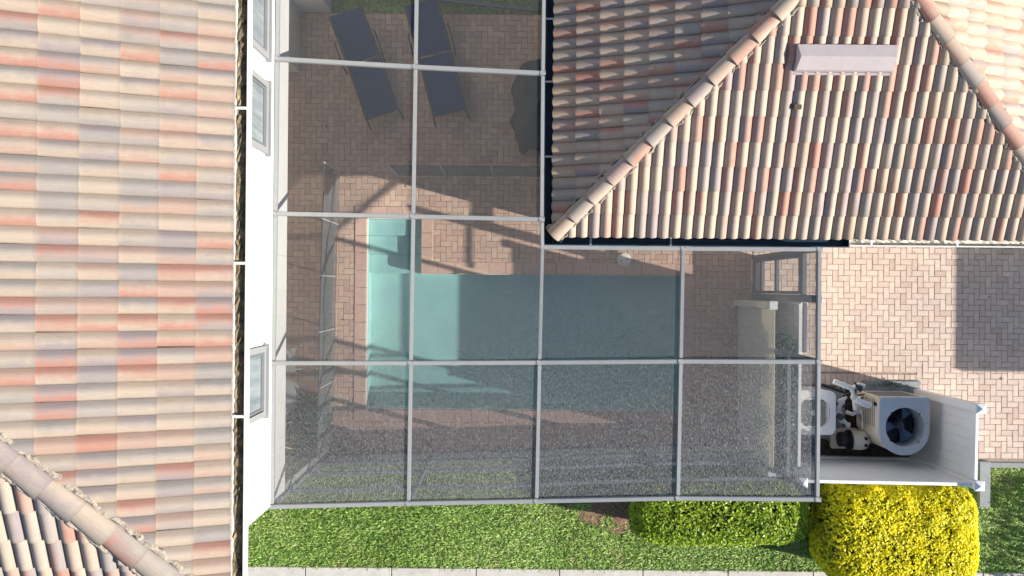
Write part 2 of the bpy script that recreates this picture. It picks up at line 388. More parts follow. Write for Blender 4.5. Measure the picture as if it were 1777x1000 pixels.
def lay_bricks(parent, name, rects, mat, mat_m, score, zoff=0., limit=300):
    order = sorted(range(len(rects)), key=lambda i: score((rects[i][0]+rects[i][2])/2, (rects[i][1]+rects[i][3])/2))
    cache = {}; Vs, Fs, Rs = [], [], []; nv = 0
    for n, i in enumerate(order):
        x0, y0, x1, y1 = rects[i]; c = ((x0+x1)/2, (y0+y1)/2, zoff+random.uniform(-.0035, .0015))
        key = (round(x1-x0, 3), round(y1-y0, 3))
        tilt = (random.gauss(0, .006), random.gauss(0, .006), random.gauss(0, .006))
        if n < limit:
            if key not in cache:
                V, F = brick_geo(*key); me = bpy.data.meshes.new(name); me.from_pydata(V, [], F); me.update(); me.materials.append(mat); cache[key] = me
            o = bpy.data.objects.new(name, cache[key]); COL.objects.link(o); o.location = c; o.rotation_euler = tilt; o.parent = parent
        else:
            V, F = brick_geo(*key); Rm = np.array(Matrix.Rotation(tilt[2], 3, 'Z') @ Matrix.Rotation(tilt[0], 3, 'X') @ Matrix.Rotation(tilt[1], 3, 'Y'))
            Vs.append(np.array(V) @ Rm.T + np.array(c)); Fs.append(np.array(F)+nv); nv += len(V); Rs += [random.random()]*len(V)
    if Vs:
        me = np_mesh(name+'s', np.concatenate(Vs), np.concatenate(Fs), Rs); me.materials.append(mat_m); me.polygons.foreach_set('use_smooth', [False]*len(me.polygons))
        o = link(name+'_field', me, None, parent); o['kind'] = 'stuff'
CO = .21      # coping width
def in_deck(x, y):
    if not (-4.75 < x < CAGE_E and DECK_Y0-.02 < y < DECK_Y1): return False
    if x > HW_X0+.05 and y > HW_Y0+.05: return False
    if POOL_X0-CO+.06 < x < POOL_X1+CO-.06 and POOL_Y0-CO+.06 < y < POOL_Y1+CO-.06: return False
    if POOL_X0-CO+.06 < x < NOTCH_X1+CO-.06 and POOL_Y0 < y < NOTCH_Y1+CO-.06: return False
    return True
mb = MB()
for x0, y0, x1, y1 in [(LAN_X-.1, DECK_Y0, POOL_X0-.03, DECK_Y1), (POOL_X1+.03, DECK_Y0, CAGE_E, HW_Y0), (POOL_X0-.03, DECK_Y0, POOL_X1+.03, POOL_Y0-.03),
       (POOL_X0-.03, NOTCH_Y1+.03, HW_X0, DECK_Y1), (NOTCH_X1+.03, POOL_Y1+.03, POOL_X1+.03, HW_Y0), (NOTCH_X1+.03, HW_Y0, HW_X0, NOTCH_Y1+.03)]:
    mb.quad((x0, y0, -.012), (x1, y0, -.012), (x1, y1, -.012), (x0, y1, -.012))
deck = kind(mb.build('pool_deck', M['joint']), 'structure')
sunc = P(760, 400)
lay_bricks(deck, 'brick', herring(in_deck, -4.8, DECK_Y0, CAGE_E, DECK_Y1, ox=.03, oy=.02), M['deck'], M['deck_m'],
           lambda x, y: math.hypot(x-sunc.x, (y-sunc.y)*1.5))
def in_drive(x, y):
    if not (CAGE_E+.02 < x < 10.6 and y < HW_Y0+.02): return False
    if x < 7.30: return y > -1.48
    return y > -3.02
mb = MB()
for x0, y0, x1, y1 in [(CAGE_E, -1.70, 7.30, HW_Y0+.1), (7.30, -3.04, 10.7, HW_Y0+.1)]:
    mb.quad((x0, y0, -.012), (x1, y0, -.012), (x1, y1, -.012), (x0, y1, -.012))
drive = kind(mb.build('driveway', M['joint']), 'structure')
lay_bricks(drive, 'brick', herring(in_drive, CAGE_E, -3.1, 10.6, HW_Y0, ox=.05, oy=.07), M['drive'], M['drive_m'], lambda x, y: math.hypot(x-5.9, y+.4))
sol = []; x = CAGE_E+.04
while x < 7.25: sol.append((x, -1.685, x+.1, -1.485)); x += .101
lay_bricks(drive, 'border_brick', sol, M['drive'], M['drive_m'], lambda x, y: x)
kb = MB()
kind(kb.box((7.9, -3.14, -.06), (10.7, -3.045, .012)).build('kerb_edge', M['concrete_d'], None, bevel=.008), 'structure')
# coping round the pool
cop = []
def run(x0, y0, x1, y1, along, step=.305):
    if along == 'x':
        n = max(1, round((x1-x0)/step)); s = (x1-x0)/n
        for k in range(n): cop.append((x0+k*s, y0, x0+(k+1)*s, y1))
    else:
        n = max(1, round((y1-y0)/step)); s = (y1-y0)/n
        for k in range(n): cop.append((x0, y0+k*s, x1, y0+(k+1)*s))
run(POOL_X0-CO, POOL_Y0-CO, POOL_X1+CO, POOL_Y0, 'x'); run(POOL_X0-CO, POOL_Y0, POOL_X0, NOTCH_Y1, 'y')
run(POOL_X0-CO, NOTCH_Y1, NOTCH_X1+CO, NOTCH_Y1+CO, 'x'); run(NOTCH_X1, POOL_Y1+CO, NOTCH_X1+CO, NOTCH_Y1, 'y')
run(NOTCH_X1, POOL_Y1, POOL_X1+CO, POOL_Y1+CO, 'x'); run(POOL_X1, POOL_Y0, POOL_X1+CO, POOL_Y1, 'y')
lay_bricks(deck, 'coping_stone', cop, M['coping'], M['coping'], lambda x, y: 0, zoff=.012)

# ------------------------------------------------------------------ pool
ZF, ZW = -.46, -.085
ring = [(POOL_X0, POOL_Y0), (POOL_X1, POOL_Y0), (POOL_X1, POOL_Y1), (NOTCH_X1, POOL_Y1), (NOTCH_X1, NOTCH_Y1), (POOL_X0, NOTCH_Y1)]
mb = MB(); n = len(ring)
mb.add([(x, y, ZF) for x, y in ring]+[(x, y, -.05) for x, y in ring], [tuple(range(n))]+[(i, (i+1) % n, n+(i+1) % n, n+i) for i in range(n)])
pool = kind(mb.build('swimming_pool', M['poolshell']), 'structure')
sy = [NOTCH_Y1, P(690, 408).y, P(690, 440).y, P(690, 474).y]
for k, z in enumerate((-.135, -.21, -.30)):
    MB().box((POOL_X0+.004, sy[k+1], ZF+.004), (NOTCH_X1-.004, sy[k]-.004, z)).build('pool_step', M['poolshell'], pool, bevel=.01)
mb = MB()
for i in range(n):
    (x0, y0), (x1, y1) = ring[i], ring[(i+1) % n]; d = Vector((x1-x0, y1-y0, 0)).normalized(); nn = Vector((-d.y, d.x, 0))*.012
    a, b = Vector((x0, y0, 0)), Vector((x1, y1, 0))
    mb.bar(a+nn*.5+Vector((0, 0, -.07)), b+nn*.5+Vector((0, 0, -.07)), .012, .12)
mb.build('waterline_tile', M['waterline'], pool)
mb = MB(); mb.add([(x, y, ZW) for x, y in ring], [tuple(range(n))]); kind(mb.build('pool_water', M['water']), 'structure')
lid = thing('skimmer_lid', 'round white skimmer lid set in the brick deck by the pool', 'skimmer lid', P(1083, 451, .01))
c = P(1083, 451, .006)
MB().lathe(c, [(.125, 0), (.125, .012), (.112, .018), (.02, .021)], 28).build('cover', M['offwhite'], lid, True)
for dx in (-.055, .055): MB().lathe(c+Vector((dx, dx*.25, .018)), [(.011, 0), (.011, .006)], 10).build('finger_hole', M['black'], lid)

# ------------------------------------------------------------------ roofs
TW, TL, TE = .165, .405, .345
def tile_arrays():
    V, F, UV = [], [], []; n = 9
    def prof(u):
        q = min(1, max(0, (u-.06)/.88)); return .052*math.sin(math.pi*q)**.72
    us = [i/(n-1) for i in range(n)]
    for v in (0, 1):
        for u in us: V.append(((u-.5)*TW*1.01, v*TL, prof(u)+(.036 if v == 0 else .004))); UV.append((u, v*.98+.02))
    for u in us: V.append(((u-.5)*TW*1.01, .004, max(-.004, prof(u)+.036-.030))); UV.append((u, 0))
    for i in range(n-1):
        F.append((i, i+1, n+i+1, n+i)); F.append((2*n+i, 2*n+i+1, i+1, i))
    return np.array(V), np.array(F), np.array(UV)
TV, TF, TUV = tile_arrays()
def face_frame(us, nrm): return us.cross(nrm)
def roof_face(roof, origin, us, length_a, length_b, rows, planes, bucket):
    """origin on the eave line; columns run from length_a to length_b along the eave; planes: plan half-planes (point, inward normal)"""
    us = us.normalized(); hor = Vector((us.x, us.y, 0)).normalized()
    nrm = Vector((-hor.x*us.z, -hor.y*us.z, math.hypot(us.x, us.y))).normalized(); ex = us.cross(nrm)
    for j in range(rows):
        for i in range(int(length_a/TW), int(length_b/TW)):
            o = origin+ex*((i+.5)*TW+(random.gauss(0, .0015)))+us*(j*TE+random.gauss(0, .002))
            jit = Matrix.Rotation(random.gauss(0, .006), 4, 'Z')
            mtx = Matrix((( ex.x, us.x, nrm.x, o.x), (ex.y, us.y, nrm.y, o.y), (ex.z, us.z, nrm.z, o.z), (0, 0, 0, 1))) @ jit
            cs = [mtx @ Vector((sx*TW/2, y, 0)) for sx in (-1, 1) for y in (0, TL)]
            ok, cut = True, []
            for (p, nn) in planes:
                d = [(c.x-p[0])*nn[0]+(c.y-p[1])*nn[1] for c in cs]
                if max(d) < 0: ok = False; break
                if min(d) < 0: cut.append((p, nn))
            if not ok: continue
            bucket.append((mtx, cut))
def finish_tiles(roof, bucket, limit=300, mt='tile'):
    def key(it):
        p = it[0] @ Vector((0, TL/2, 0)); x, y = pix(p)
        off = max(0, -x, x-1777)+max(0, -y, y-1000)
        return (off > 8, (p-cam_o.location).length+off*.05)
    bucket.sort(key=key)
    base = np_mesh('tile', TV, TF, None, TUV); base.materials.append(M[mt]); base.polygons.foreach_set('use_smooth', [True]*len(base.polygons)); base.set_sharp_from_angle(angle=R(50))
    Vs, Fs, Us, Rs = [], [], [], []; nv = 0
    for k, (mtx, cut) in enumerate(bucket):
        if k < limit and not cut:
            link('tile', base, None, roof, mtx); continue
        V, F, U = TV, TF, TUV
        if cut:
            me = base.copy(); bm = bmesh.new(); bm.from_mesh(me)
            inv = mtx.inverted()
            for p, nn in cut:
                lp = inv @ Vector((p[0], p[1], mtx.translation.z)); ln = inv.to_3x3() @ Vector((nn[0], nn[1], 0))
                bmesh.ops.bisect_plane(bm, geom=bm.verts[:]+bm.edges[:]+bm.faces[:], plane_co=lp, plane_no=ln, clear_inner=True)
            bmesh.ops.triangulate(bm, faces=bm.faces)
            if len(bm.faces) == 0: bm.free(); bpy.data.meshes.remove(me); continue
            bm.to_mesh(me); bm.free()
            if k < limit: link('tile', me, None, roof, mtx); continue
            V = np.array([v.co[:] for v in me.vertices]); T3 = [tuple(p.vertices) for p in me.polygons]
            U = np.zeros((len(V), 2)); uvl = me.uv_layers[0].data
            for p in me.polygons:
                for li, vi in zip(p.loop_indices, p.vertices): U[vi] = uvl[li].uv[:]
            F = np.array([(a, b_, c_, ) for a, b_, c_ in T3])
        else:
            F = np.concatenate([F[:, [0, 1, 2]], F[:, [0, 2, 3]]])
        Mx = np.array(mtx); W_ = np.c_[V, np.ones(len(V))] @ Mx.T
        Vs.append(W_[:, :3]); Fs.append(F+nv); Us.append(U); Rs += [random.random()]*len(V); nv += len(V)
    if Vs:
        me = np_mesh('outer_tiles', np.concatenate(Vs), np.concatenate(Fs), Rs, np.concatenate(Us)); me.materials.append(M[mt+'_m'])
        o = link('tile_field', me, None, roof); o['kind'] = 'stuff'
def hip_caps(roof, a, b, r0=.115, seed=1, mt='tile'):
    """overlapping barrel caps from the low end a to the high end b, mortar bedding along both sides"""
    a, b = Vector(a), Vector(b); d = (b-a).normalized(); side = d.cross(Vector((0, 0, 1))).normalized(); up = side.cross(d)
    n = 8; L, E = .43, .37
    V, F, U = [], [], []
    for v, rr, lift in ((0, r0*1.06, .042), (1, r0*.93, .008)):
        for i in range(n+1):
            an = math.pi*(i/n); V.append((rr*1.08*math.cos(an), v*L, rr*.80*math.sin(an)-.03+lift)); U.append((i/n, v))
    for i in range(n+1):
        an = math.pi*(i/n); rr = r0*1.06-.022; V.append((rr*1.08*math.cos(an), .003, rr*.80*math.sin(an)-.03+.042)); U.append((i/n, 0))
    for i in range(n): F.append((i+1, i, n+1+i, n+2+i)); F.append((2*(n+1)+i, i, i+1, 2*(n+1)+i+1)[::-1])
    me = np_mesh('hip_tile', V, F, None, U); me.materials.append(M[mt]); me.polygons.foreach_set('use_smooth', [True]*len(me.polygons)); me.set_sharp_from_angle(angle=R(50))
    k = int((b-a).length/E)
    for i in range(k):
        o = a+d*(i*E)+up*.02
        mtx = Matrix(((side.x, d.x, up.x, o.x), (side.y, d.y, up.y, o.y), (side.z, d.z, up.z, o.z), (0, 0, 0, 1))) @ Matrix.Rotation(random.gauss(0, .012), 4, 'Z')
        link('hip_tile', me, None, roof, mtx)
    rr = random.Random(seed)
    for s in (-1, 1):
        mb = MB(); pts, rad = [], []; q = 0
        while q < (b-a).length:
            drop = .115*PITCH*.75
            pts.append(a+d*q+side*s*(r0*1.05+.018+rr.uniform(-.014, .018))+Vector((0, 0, .035-drop+rr.uniform(-.012, .012)))); rad.append((.030 if seed == 3 else .018)+rr.uniform(-.010, .010)); q += .045
        mb.tube(pts, rad, 7); mb.build('hip_mortar', M['mortar'], roof, True)
cp = 1/math.sqrt(1+PITCH*PITCH); sp = PITCH*cp

# ---- left house (two storeys, the eave overhangs the white wall)
lh = thing('tiled_house', 'two storey white house with pale striped tile roof along the left side', 'house', (WALL_X, LE_Y, 0))
WY0 = P(470, 884, 3.39).y
NW_Y = P(560, 22).y; BW_Y = P(521, 125).y
MB().box((WALL_X-6, WY0, LAN_H), (WALL_X, 9, 5.66)).build('upper_wall', M['stucco'], lh)
MB().box((WALL_X-6, NW_Y, -.3), (WALL_X-.003, 9, LAN_H-.003)).build('lower_wall', M['stucco'], lh)
MB().box((WALL_X-6, BW_Y, -.3), (P(521, 60).x, NW_Y-.002, LAN_H-.004)).build('lanai_wall', M['cream'], lh)
MB().box((WALL_X-6, WY0, -.3), (LAN_X, BW_Y-.002, LAN_H-.005)).build('lanai_back_wall', M['cream'], lh)
MB().box((WALL_X-.17, WY0, -.1), (WALL_X-.004, WY0+.14, LAN_H-.006)).build('corner_column', M['alu'], lh, bevel=.006)  # grey colour stands in for the shade on this cream column
mb = MB(); mb.box((WALL_X+.001, P(450, 438, 3.8).y-.006, LAN_H+.01), (WALL_X+.004, P(450, 438, 3.8).y+.006, 5.6)); mb.build('control_joint', M['concrete'], lh)
ridge = 3.2
roofm = MB()
def off(p, d=-.035): return (p[0], p[1], p[2]+d)
e0, e1 = (LE_X, LE_Y, LE_H), (LE_X, 9.3, LE_H)
r0_, r1_ = (LE_X-ridge, LE_Y+ridge, LE_H+ridge*PITCH), (LE_X-ridge, 9.3, LE_H+ridge*PITCH)
w0 = (LE_X-2*ridge, LE_Y, LE_H)
roofm.add([off(p) for p in (e0, e1, r1_, r0_, w0, (LE_X-2*ridge, 9.3, LE_H))], [(0, 1, 2, 3), (0, 3, 4), (3, 2, 5, 4)])
lroof = roofm.build('roof', M['mortar'], lh)
mb = MB(); mb.box((LE_X-2*ridge+.05, LE_Y+.05, 5.62), (LE_X-.03, 9.2, 5.655)); mb.build('soffit', M['soffit'], lh)
mb = MB(); mb.box((LE_X-.028, LE_Y+.02, 5.62), (LE_X-.005, 9.2, LE_H-.08)); mb.build('fascia', M['soffit'], lh)
bk = []; q = 1/math.sqrt(2)
roof_face(lroof, Vector((LE_X, LE_Y, LE_H)), Vector((-cp, 0, sp)), 0, 10.0, 9, [((LE_X, LE_Y), (q, q))], bk)
roof_face(lroof, Vector((LE_X, LE_Y, LE_H)), Vector((0, cp, sp)), -4.0, 0, 9, [((LE_X, LE_Y), (-q, -q))], bk)
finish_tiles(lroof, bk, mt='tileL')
hip_caps(lroof, (LE_X, LE_Y, LE_H+.02), r0_, .115, 3, 'tileL')
gx0, gx1, gz = LE_X-.003, P(427, 500, 5.84).x, 5.84
def gutter(parent, p, q, outn, width, top, depth, mat, mat_in, straps, strap_mat, name='gutter', fill=.085):
    """open trough along p-q; outn points away from the house"""
    p, q, outn = Vector(p), Vector(q), Vector(outn); mb = MB(); t_ = .006
    for d, lo, hi in ((0.003, -depth, -.05), (width, -depth, .0)):
        a = p+outn*d; b_ = q+outn*d; mb.bar(a+Vector((0, 0, top+(lo+hi)/2)), b_+Vector((0, 0, top+(lo+hi)/2)), t_, hi-lo)
    mb.bar(p+outn*width/2+Vector((0, 0, top-depth)), q+outn*width/2+Vector((0, 0, top-depth)), width, t_)
    mb.bar(p+outn*(width-.005)+Vector((0, 0, top-.001)), q+outn*(width-.005)+Vector((0, 0, top-.001)), .010, .006)
    for e in (p, q): mb.bar(e+outn*.004+Vector((0, 0, top-depth/2)), e+outn*(width-.003)+Vector((0, 0, top-depth/2)), t_, depth-.01)
    g = mb.build(name, mat, parent)
    if mat_in:
        L = (q-p).length; dn = (q-p)/L; nseg = max(2, int(L/.05)); V, F = [], []
        for i in range(nseg+1):
            for k in range(5):
                V.append(p+dn*(L*i/nseg)+outn*(.008+(width-.016)*k/4)+Vector((0, 0, top-depth+fill+random.gauss(0, .009))))
        for i in range(nseg):
            for k in range(4): F.append((i*5+k, i*5+k+1, i*5+k+6, i*5+k+5))
        mb2 = MB(); mb2.add(V, F); mb2.build('leaf_litter', mat_in, g)
    for s in straps:
        MB().bar(s+outn*-.05+Vector((0, 0, top+.012)), s+outn*(width+.002)+Vector((0, 0, top+.006)), .028, .004).build('hanger_strap', strap_mat, g)
    return g
st = [Vector((gx0, P(412, yy, gz).y, 0)) for yy in (188, 457, 723, -80)]
gutter(lh, (gx0, LE_Y+.02, 0), (gx0, 9.2, 0), (1, 0, 0), gx1-gx0, gz, .12, M['offwhite'], M['debris'], st, M['white'])
def window(parent, y0, y1, z0, z1, xw):
    f = .075
    mb = MB(); x0, x1 = xw+.0, xw+.045
    mb.box((x0, y0, z0), (x1, y0+f, z1)); mb.box((x0, y1-f, z0), (x1, y1, z1)); mb.box((x0, y0+f, z1-f), (x1, y1-f, z1)); mb.box((x0, y0+f, z0), (x1, y1-f, z0+f))
    wd = mb.build('window', M['trim'], parent)
    mb = MB(); g = .035
    yy0, yy1, zz0, zz1 = y0+f+.006, y1-f-.006, z0+f+.006, z1-f-.006
    for a, b_ in (((yy0, zz0), (yy0+g, zz1)), ((yy1-g, zz0), (yy1, zz1)), ((yy0+g, zz0), (yy1-g, zz0+g)), ((yy0+g, zz1-g), (yy1-g, zz1)), ((yy0+g, (zz0+zz1)/2-.02), (yy1-g, (zz0+zz1)/2+.02))):
        mb.box((xw+.003, a[0], a[1]), (xw+.022, b_[0], b_[1]))
    mb.build('sash', M['sash'], wd)
    MB().box((xw+.002, yy0+g, zz0+g), (xw+.010, yy1-g, zz1-g)).build('pane', M['glass'], wd)
    MB().box((xw-.002, y0-.03, z0-.045), (xw+.075, y1+.03, z0-.002)).build('sill', M['trim'], wd, bevel=.006)
for (ya, yb) in ((144, 268), (-20, 104), (600, 722)):
    a, b_ = P(458, yb, 3.6).y, P(458, ya, 3.6).y
    window(lh, a, b_, 3.62, 4.85, WALL_X)

# ---- hip roofed house, upper right
hh = thing('hip_roofed_house', 'single storey house with multicoloured barrel tile hip roof at upper right', 'house', (HW_X0, HW_Y0, 0))
MB().box((HW_X0, HW_Y0, -.2), (HX1-.36, 9, 2.56)).build('wall', M['cream'], hh)
MB().box((HX0+.03, HY0+.03, 2.565), (HX1-.03, 9.2, 2.60)).build('soffit', M['soffit'], hh)
mb = MB(); mb.box((HX0+.006, HY0+.006, 2.56), (HX0+.028, 9.2, HIP_EAVE_H-.045)); mb.box((HX0+.03, HY0+.006, 2.56), (HX1, HY0+.028, HIP_EAVE_H-.045)); mb.build('fascia', M['soffit'], hh)
hl = (HX1-HX0)/2; apex = (HX0+hl, HY0+hl, HIP_EAVE_H+hl*PITCH); apexn = (HX0+hl, 9.4, apex[2])
mb = MB(); mb.add([off(p) for p in ((HX0, HY0, HIP_EAVE_H), (HX1, HY0, HIP_EAVE_H), apex, apexn, (HX0, 9.4, HIP_EAVE_H), (HX1, 9.4, HIP_EAVE_H))],
                  [(0, 1, 2), (0, 2, 3, 4), (1, 5, 3, 2)])
hroof = mb.build('roof', M['mortar'], hh)
bk = []
roof_face(hroof, Vector((HX0, HY0, HIP_EAVE_H)), Vector((0, cp, sp)), 0, HX1-HX0+.2, 12, [((HX0, HY0), (q, -q)), ((HX1, HY0), (-q, -q))], bk)
roof_face(hroof, Vector((HX0, HY0, HIP_EAVE_H)), Vector((cp, 0, sp)), -6.2, 0, 12, [((HX0, HY0), (-q, q))], bk)
roof_face(hroof, Vector((HX1, HY0, HIP_EAVE_H)), Vector((-cp, 0, sp)), 0, 6.2, 12, [((HX1, HY0), (q, q))], bk)
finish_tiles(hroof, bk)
hip_caps(hroof, (HX0, HY0, HIP_EAVE_H+.02), apex, .100, 5); hip_caps(hroof, (HX1, HY0, HIP_EAVE_H+.02), apex, .100, 6)
gz = 2.70; GW = .125
sw = [Vector((HX0, P(950, yy, gz).y, 0)) for yy in (33, 142, 272, -90)]
gutter(hh, (HX0, HY0-GW, 0), (HX0, 9.2, 0), (-1, 0, 0), GW, gz, .13, M['bronze'], None, sw, M['acgrey'], 'dark_gutter')
xs_ = P(1474, 420, gz).x
ss = [Vector((P(xx, 420, gz).x, HY0, 0)) for xx in (1025, 1164)]
gutter(hh, (HX0+.004, HY0, 0), (xs_-.004, HY0, 0), (0, -1, 0), GW, gz, .13, M['bronze'], None, ss, M['acgrey'], 'dark_gutter')
ss = [Vector((P(xx, 420, gz).x, HY0, 0)) for xx in (1512, 1661, 1800)]
gutter(hh, (xs_+.004, HY0, 0), (HX1, HY0, 0), (0, -1, 0), GW-.02, gz, .11, M['offwhite'], M['beige'], ss, M['white'], 'gutter', fill=.03)
# roof vent
vc = P(1471, 100, 4.0); vy = vc.y; vz = lambda y: HIP_EAVE_H+(y-HY0)*PITCH
x0, x1, y0, y1 = P(1382, 100, 3.84).x, P(1557, 100, 3.84).x, P(1470, 126, 3.70).y, P(1470, 74, 3.95).y
ym = (y0+y1)/2; zt = vz(y1)+.16
mb = MB(); mb.add([(x0, y0, vz(y0)+.02), (x1, y0, vz(y0)+.02), (x1-.02, y0+.01, vz(y0)+.13), (x0+.03, y0+.01, vz(y0)+.13),
                   (x0+.05, ym, vz(ym)+.19), (x1-.03, ym, vz(ym)+.19), (x1-.01, y1, zt-.05), (x0+.01, y1, zt-.05), (x0, y1, vz(y1)), (x1, y1, vz(y1))],
                  [(0, 1, 2, 3), (3, 2, 5, 4), (4, 5, 6, 7), (7, 6, 9, 8), (0, 3, 4, 7, 8), (1, 9, 6, 5, 2), (0, 8, 9, 1)])
vent = mb.build('roof_vent', M['vent'], hroof)
MB().box((x0+.02, y0-.03, vz(y0)-.0), (x1-.02, y0-.002, vz(y0)+.065)).build('vent_lip', M['vent'], vent)
p = P(1379, 188, vz(P(1379, 188, 3.5).y)); pz = vz(p.y)
MB().box((p.x-.05, p.y-.035, pz+.05), (p.x+.06, p.y+.035, pz+.10)).build('tile_chip', M['stem'], hroof, bevel=.01)

# ---- house wing beyond the driveway, out of frame to the right: its eave shades the pavers
tipp = P(1656, 640); ln = 2.75/math.tan(SUN_EL)
wx, wy = tipp.x+ln*math.cos(SUN_AZ), tipp.y+ln*math.sin(SUN_AZ)
wing = thing('neighbour_house', 'cream single storey house wing standing beyond the right end of the driveway', 'house', (wx+.4, wy+.4, 0))
MB().box((wx+.4, wy+.4, -.2), (wx+7, wy+9, 2.7)).build('wall', M['cream'], wing)
mb = MB(); mb.add([(wx, wy, 2.66), (wx+7.4, wy, 2.66), (wx+7.4, wy+9.4, 2.66), (wx, wy+9.4, 2.66), (wx, wy, 2.75), (wx+7.4, wy, 2.75), (wx+7.4, wy+9.4, 2.75), (wx, wy+9.4, 2.75), (wx+3.7, wy+3.7, 3.6), (wx+3.7, wy+5.7, 3.6)],
                  [(3, 2, 1, 0), (0, 1, 5, 4), (1, 2, 6, 5), (2, 3, 7, 6), (3, 0, 4, 7), (4, 5, 8), (5, 6, 9, 8), (6, 7, 9), (7, 4, 8, 9)])
mb.build('roof', M['mortar'], wing)

# ------------------------------------------------------------------ pool cage
cage = thing('pool_cage', 'grey aluminium screen enclosure over the pool and brick deck', 'pool cage', (P(582, 783).x, DECK_Y0, 0))
hts = [3.23, 3.24, 3.28, 3.42, 3.52]
NP = {('a', 0): (484, -170), ('a', 1): (725, -152), ('a', 2): (945, -132),
      ('b', 0): (481, 103), ('b', 1): (721, 117), ('b', 2): (942, 128),
      ('c', 0): (478, 371), ('c', 1): (717, 376), ('c', 2): (940, 381),
      ('t', 2): (941, 429), ('t', 3): (1185, 432), ('t', 4): (1421, 433),
      ('d', 0): (474, 630), ('d', 1): (713, 630), ('d', 2): (936, 629), ('d', 3): (1181, 627), ('d', 4): (1420, 628),
      ('e', 0): (472, 879), ('e', 1): (709, 873), ('e', 2): (931, 869), ('e', 3): (1176, 864), ('e', 4): (1418, 866)}
ND = {k: P(*v, 2.92 if k[0] == 't' else hts[k[1]]) for k, v in NP.items()}
BW, BD = .058, .075
def beam(a, b, w=BW, d=BD, name='beam', up=(0, 0, 1), dz=0):
    a, b = Vector(a), Vector(b); dd = (b-a).normalized()*.0
    return MB().bar(a+dd+Vector((0, 0, dz)), b-dd+Vector((0, 0, dz)), w, d, up).build(name, M['alu'], cage, bevel=.006)
def gap(a, b, g=BW/2+.002):
    d = (b-a).normalized(); return a+d*g, b-d*g
# east-west beams run through; north-south pieces butt against them
for row, cols in (('a', (0, 1, 2)), ('b', (0, 1, 2)), ('c', (0, 1, 2)), ('t', (2, 3, 4)), ('d', (0, 1, 2, 3, 4)), ('e', (0, 1, 2, 3, 4))):
    for c0, c1 in zip(cols, cols[1:]): beam(ND[(row, c0)], ND[(row, c1)])
for c, rows in ((0, 'abcde'), (1, 'abcde'), (2, 'abctde'), (3, 'tde'), (4, 'tde')):
    for r0, r1 in zip(rows, rows[1:]):
        a, b = gap(ND[(r0, c)], ND[(r1, c)]); beam(a, b, BW*.9, BD*.8, 'purlin' if c in (1, 2, 3) and not (c == 2 and r0 in 'abc') else 'edge_beam', dz=-.006)
for k, p in ND.items():
    if k[0] == 'a': continue
    MB().box((p.x-.038, p.y-.030, p.z+BD/2+.001), (p.x+.038, p.y+.030, p.z+BD/2+.005)).build('joint_plate', M['alu'], cage)
    for sx, sy_ in ((-.028, -.02), (.028, .02)):
        MB().lathe((p.x+sx, p.y+sy_, p.z+BD/2+.006), [(.006, 0), (.005, .004)], 6).build('screw', M['frame'], cage)
def panel(pts, mat, name='screen_panel'):
    mb = MB(); mb.add(pts, [tuple(range(len(pts)))]); return mb.build(name, mat, cage)
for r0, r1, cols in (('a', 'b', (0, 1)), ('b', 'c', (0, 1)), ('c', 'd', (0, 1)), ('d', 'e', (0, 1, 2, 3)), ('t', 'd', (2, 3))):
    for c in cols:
        glinting = (r0 == 'd') or r0 == 't' or (r0 == 'c' and c == 1)
        panel([ND[(r0, c)], ND[(r0, c+1)], ND[(r1, c+1)], ND[(r1, c)]], M['screen_glint' if glinting else 'screen'])
def foot(n): return Vector((n.x, n.y, 0))
def post(n, w=.06, d=.075): return MB().box((n.x-w/2, n.y-d/2, 0), (n.x+w/2, n.y+d/2, n.z-BD/2-.001)).build('post', M['alu_d'], cage, bevel=.004)
posts = [('a', 1), ('a', 2), ('e', 0), ('e', 1), ('e', 2), ('e', 3), ('e', 4), ('d', 4), ('t', 4)]
for k in posts: post(ND[k])
def wall_run(keys, rails, mat_low=None, low=None, mat=None):
    for k0, k1 in zip(keys, keys[1:]):
        a, b = ND[k0], ND[k1]; d = (b-a); d.z = 0; d.normalize()
        for h in rails:
            MB().bar(foot(a)+d*.034+Vector((0, 0, h)), foot(b)-d*.034+Vector((0, 0, h)), .05, .05).build('rail', M['alu_d'], cage)
        z0 = .05
        if low:
            for (l0, l1, mt, nm) in low:
                panel([foot(a)+Vector((0, 0, l0)), foot(b)+Vector((0, 0, l0)), foot(b)+Vector((0, 0, l1)), foot(a)+Vector((0, 0, l1))], M[mt], nm); z0 = l1
        panel([foot(a)+Vector((0, 0, z0)), foot(b)+Vector((0, 0, z0)), b-Vector((0, 0, .04)), a-Vector((0, 0, .04))], mat or M['screen_w'])
wall_run([('e', 0), ('e', 1), ('e', 2), ('e', 3), ('e', 4)], [.03, .66, 1.40, 2.42], low=[(.05, .64, 'kick', 'kick_plate'), (.68, 1.37, 'privacy', 'lower_screen')], mat=M['screen_s'])
# the same screen closes the south end of the lanai
lz = Vector((LAN_X+.01, 0, 0)); e0 = foot(ND[('e', 0)])
for h in (.03, .66, 1.40, 2.42): MB().bar((LAN_X+.01, e0.y, h), (e0.x-.26, e0.y, h), .05, .05).build('rail', M['alu_d'], cage)
for z0, z1, mt, nm in ((.05, .64, 'kick', 'kick_plate'), (.68, 1.37, 'privacy', 'lower_screen'), (1.42, 2.55, 'screen_s', 'screen_panel')):
    panel([(LAN_X+.01, e0.y, z0), (e0.x-.26, e0.y, z0), (e0.x-.26, e0.y, z1), (LAN_X+.01, e0.y, z1)], M[mt], nm)
wall_run([('a', 0), ('a', 1), ('a', 2)], [.03, .95, 2.3])
wall_run([('d', 4), ('e', 4)], [.03, 2.42])
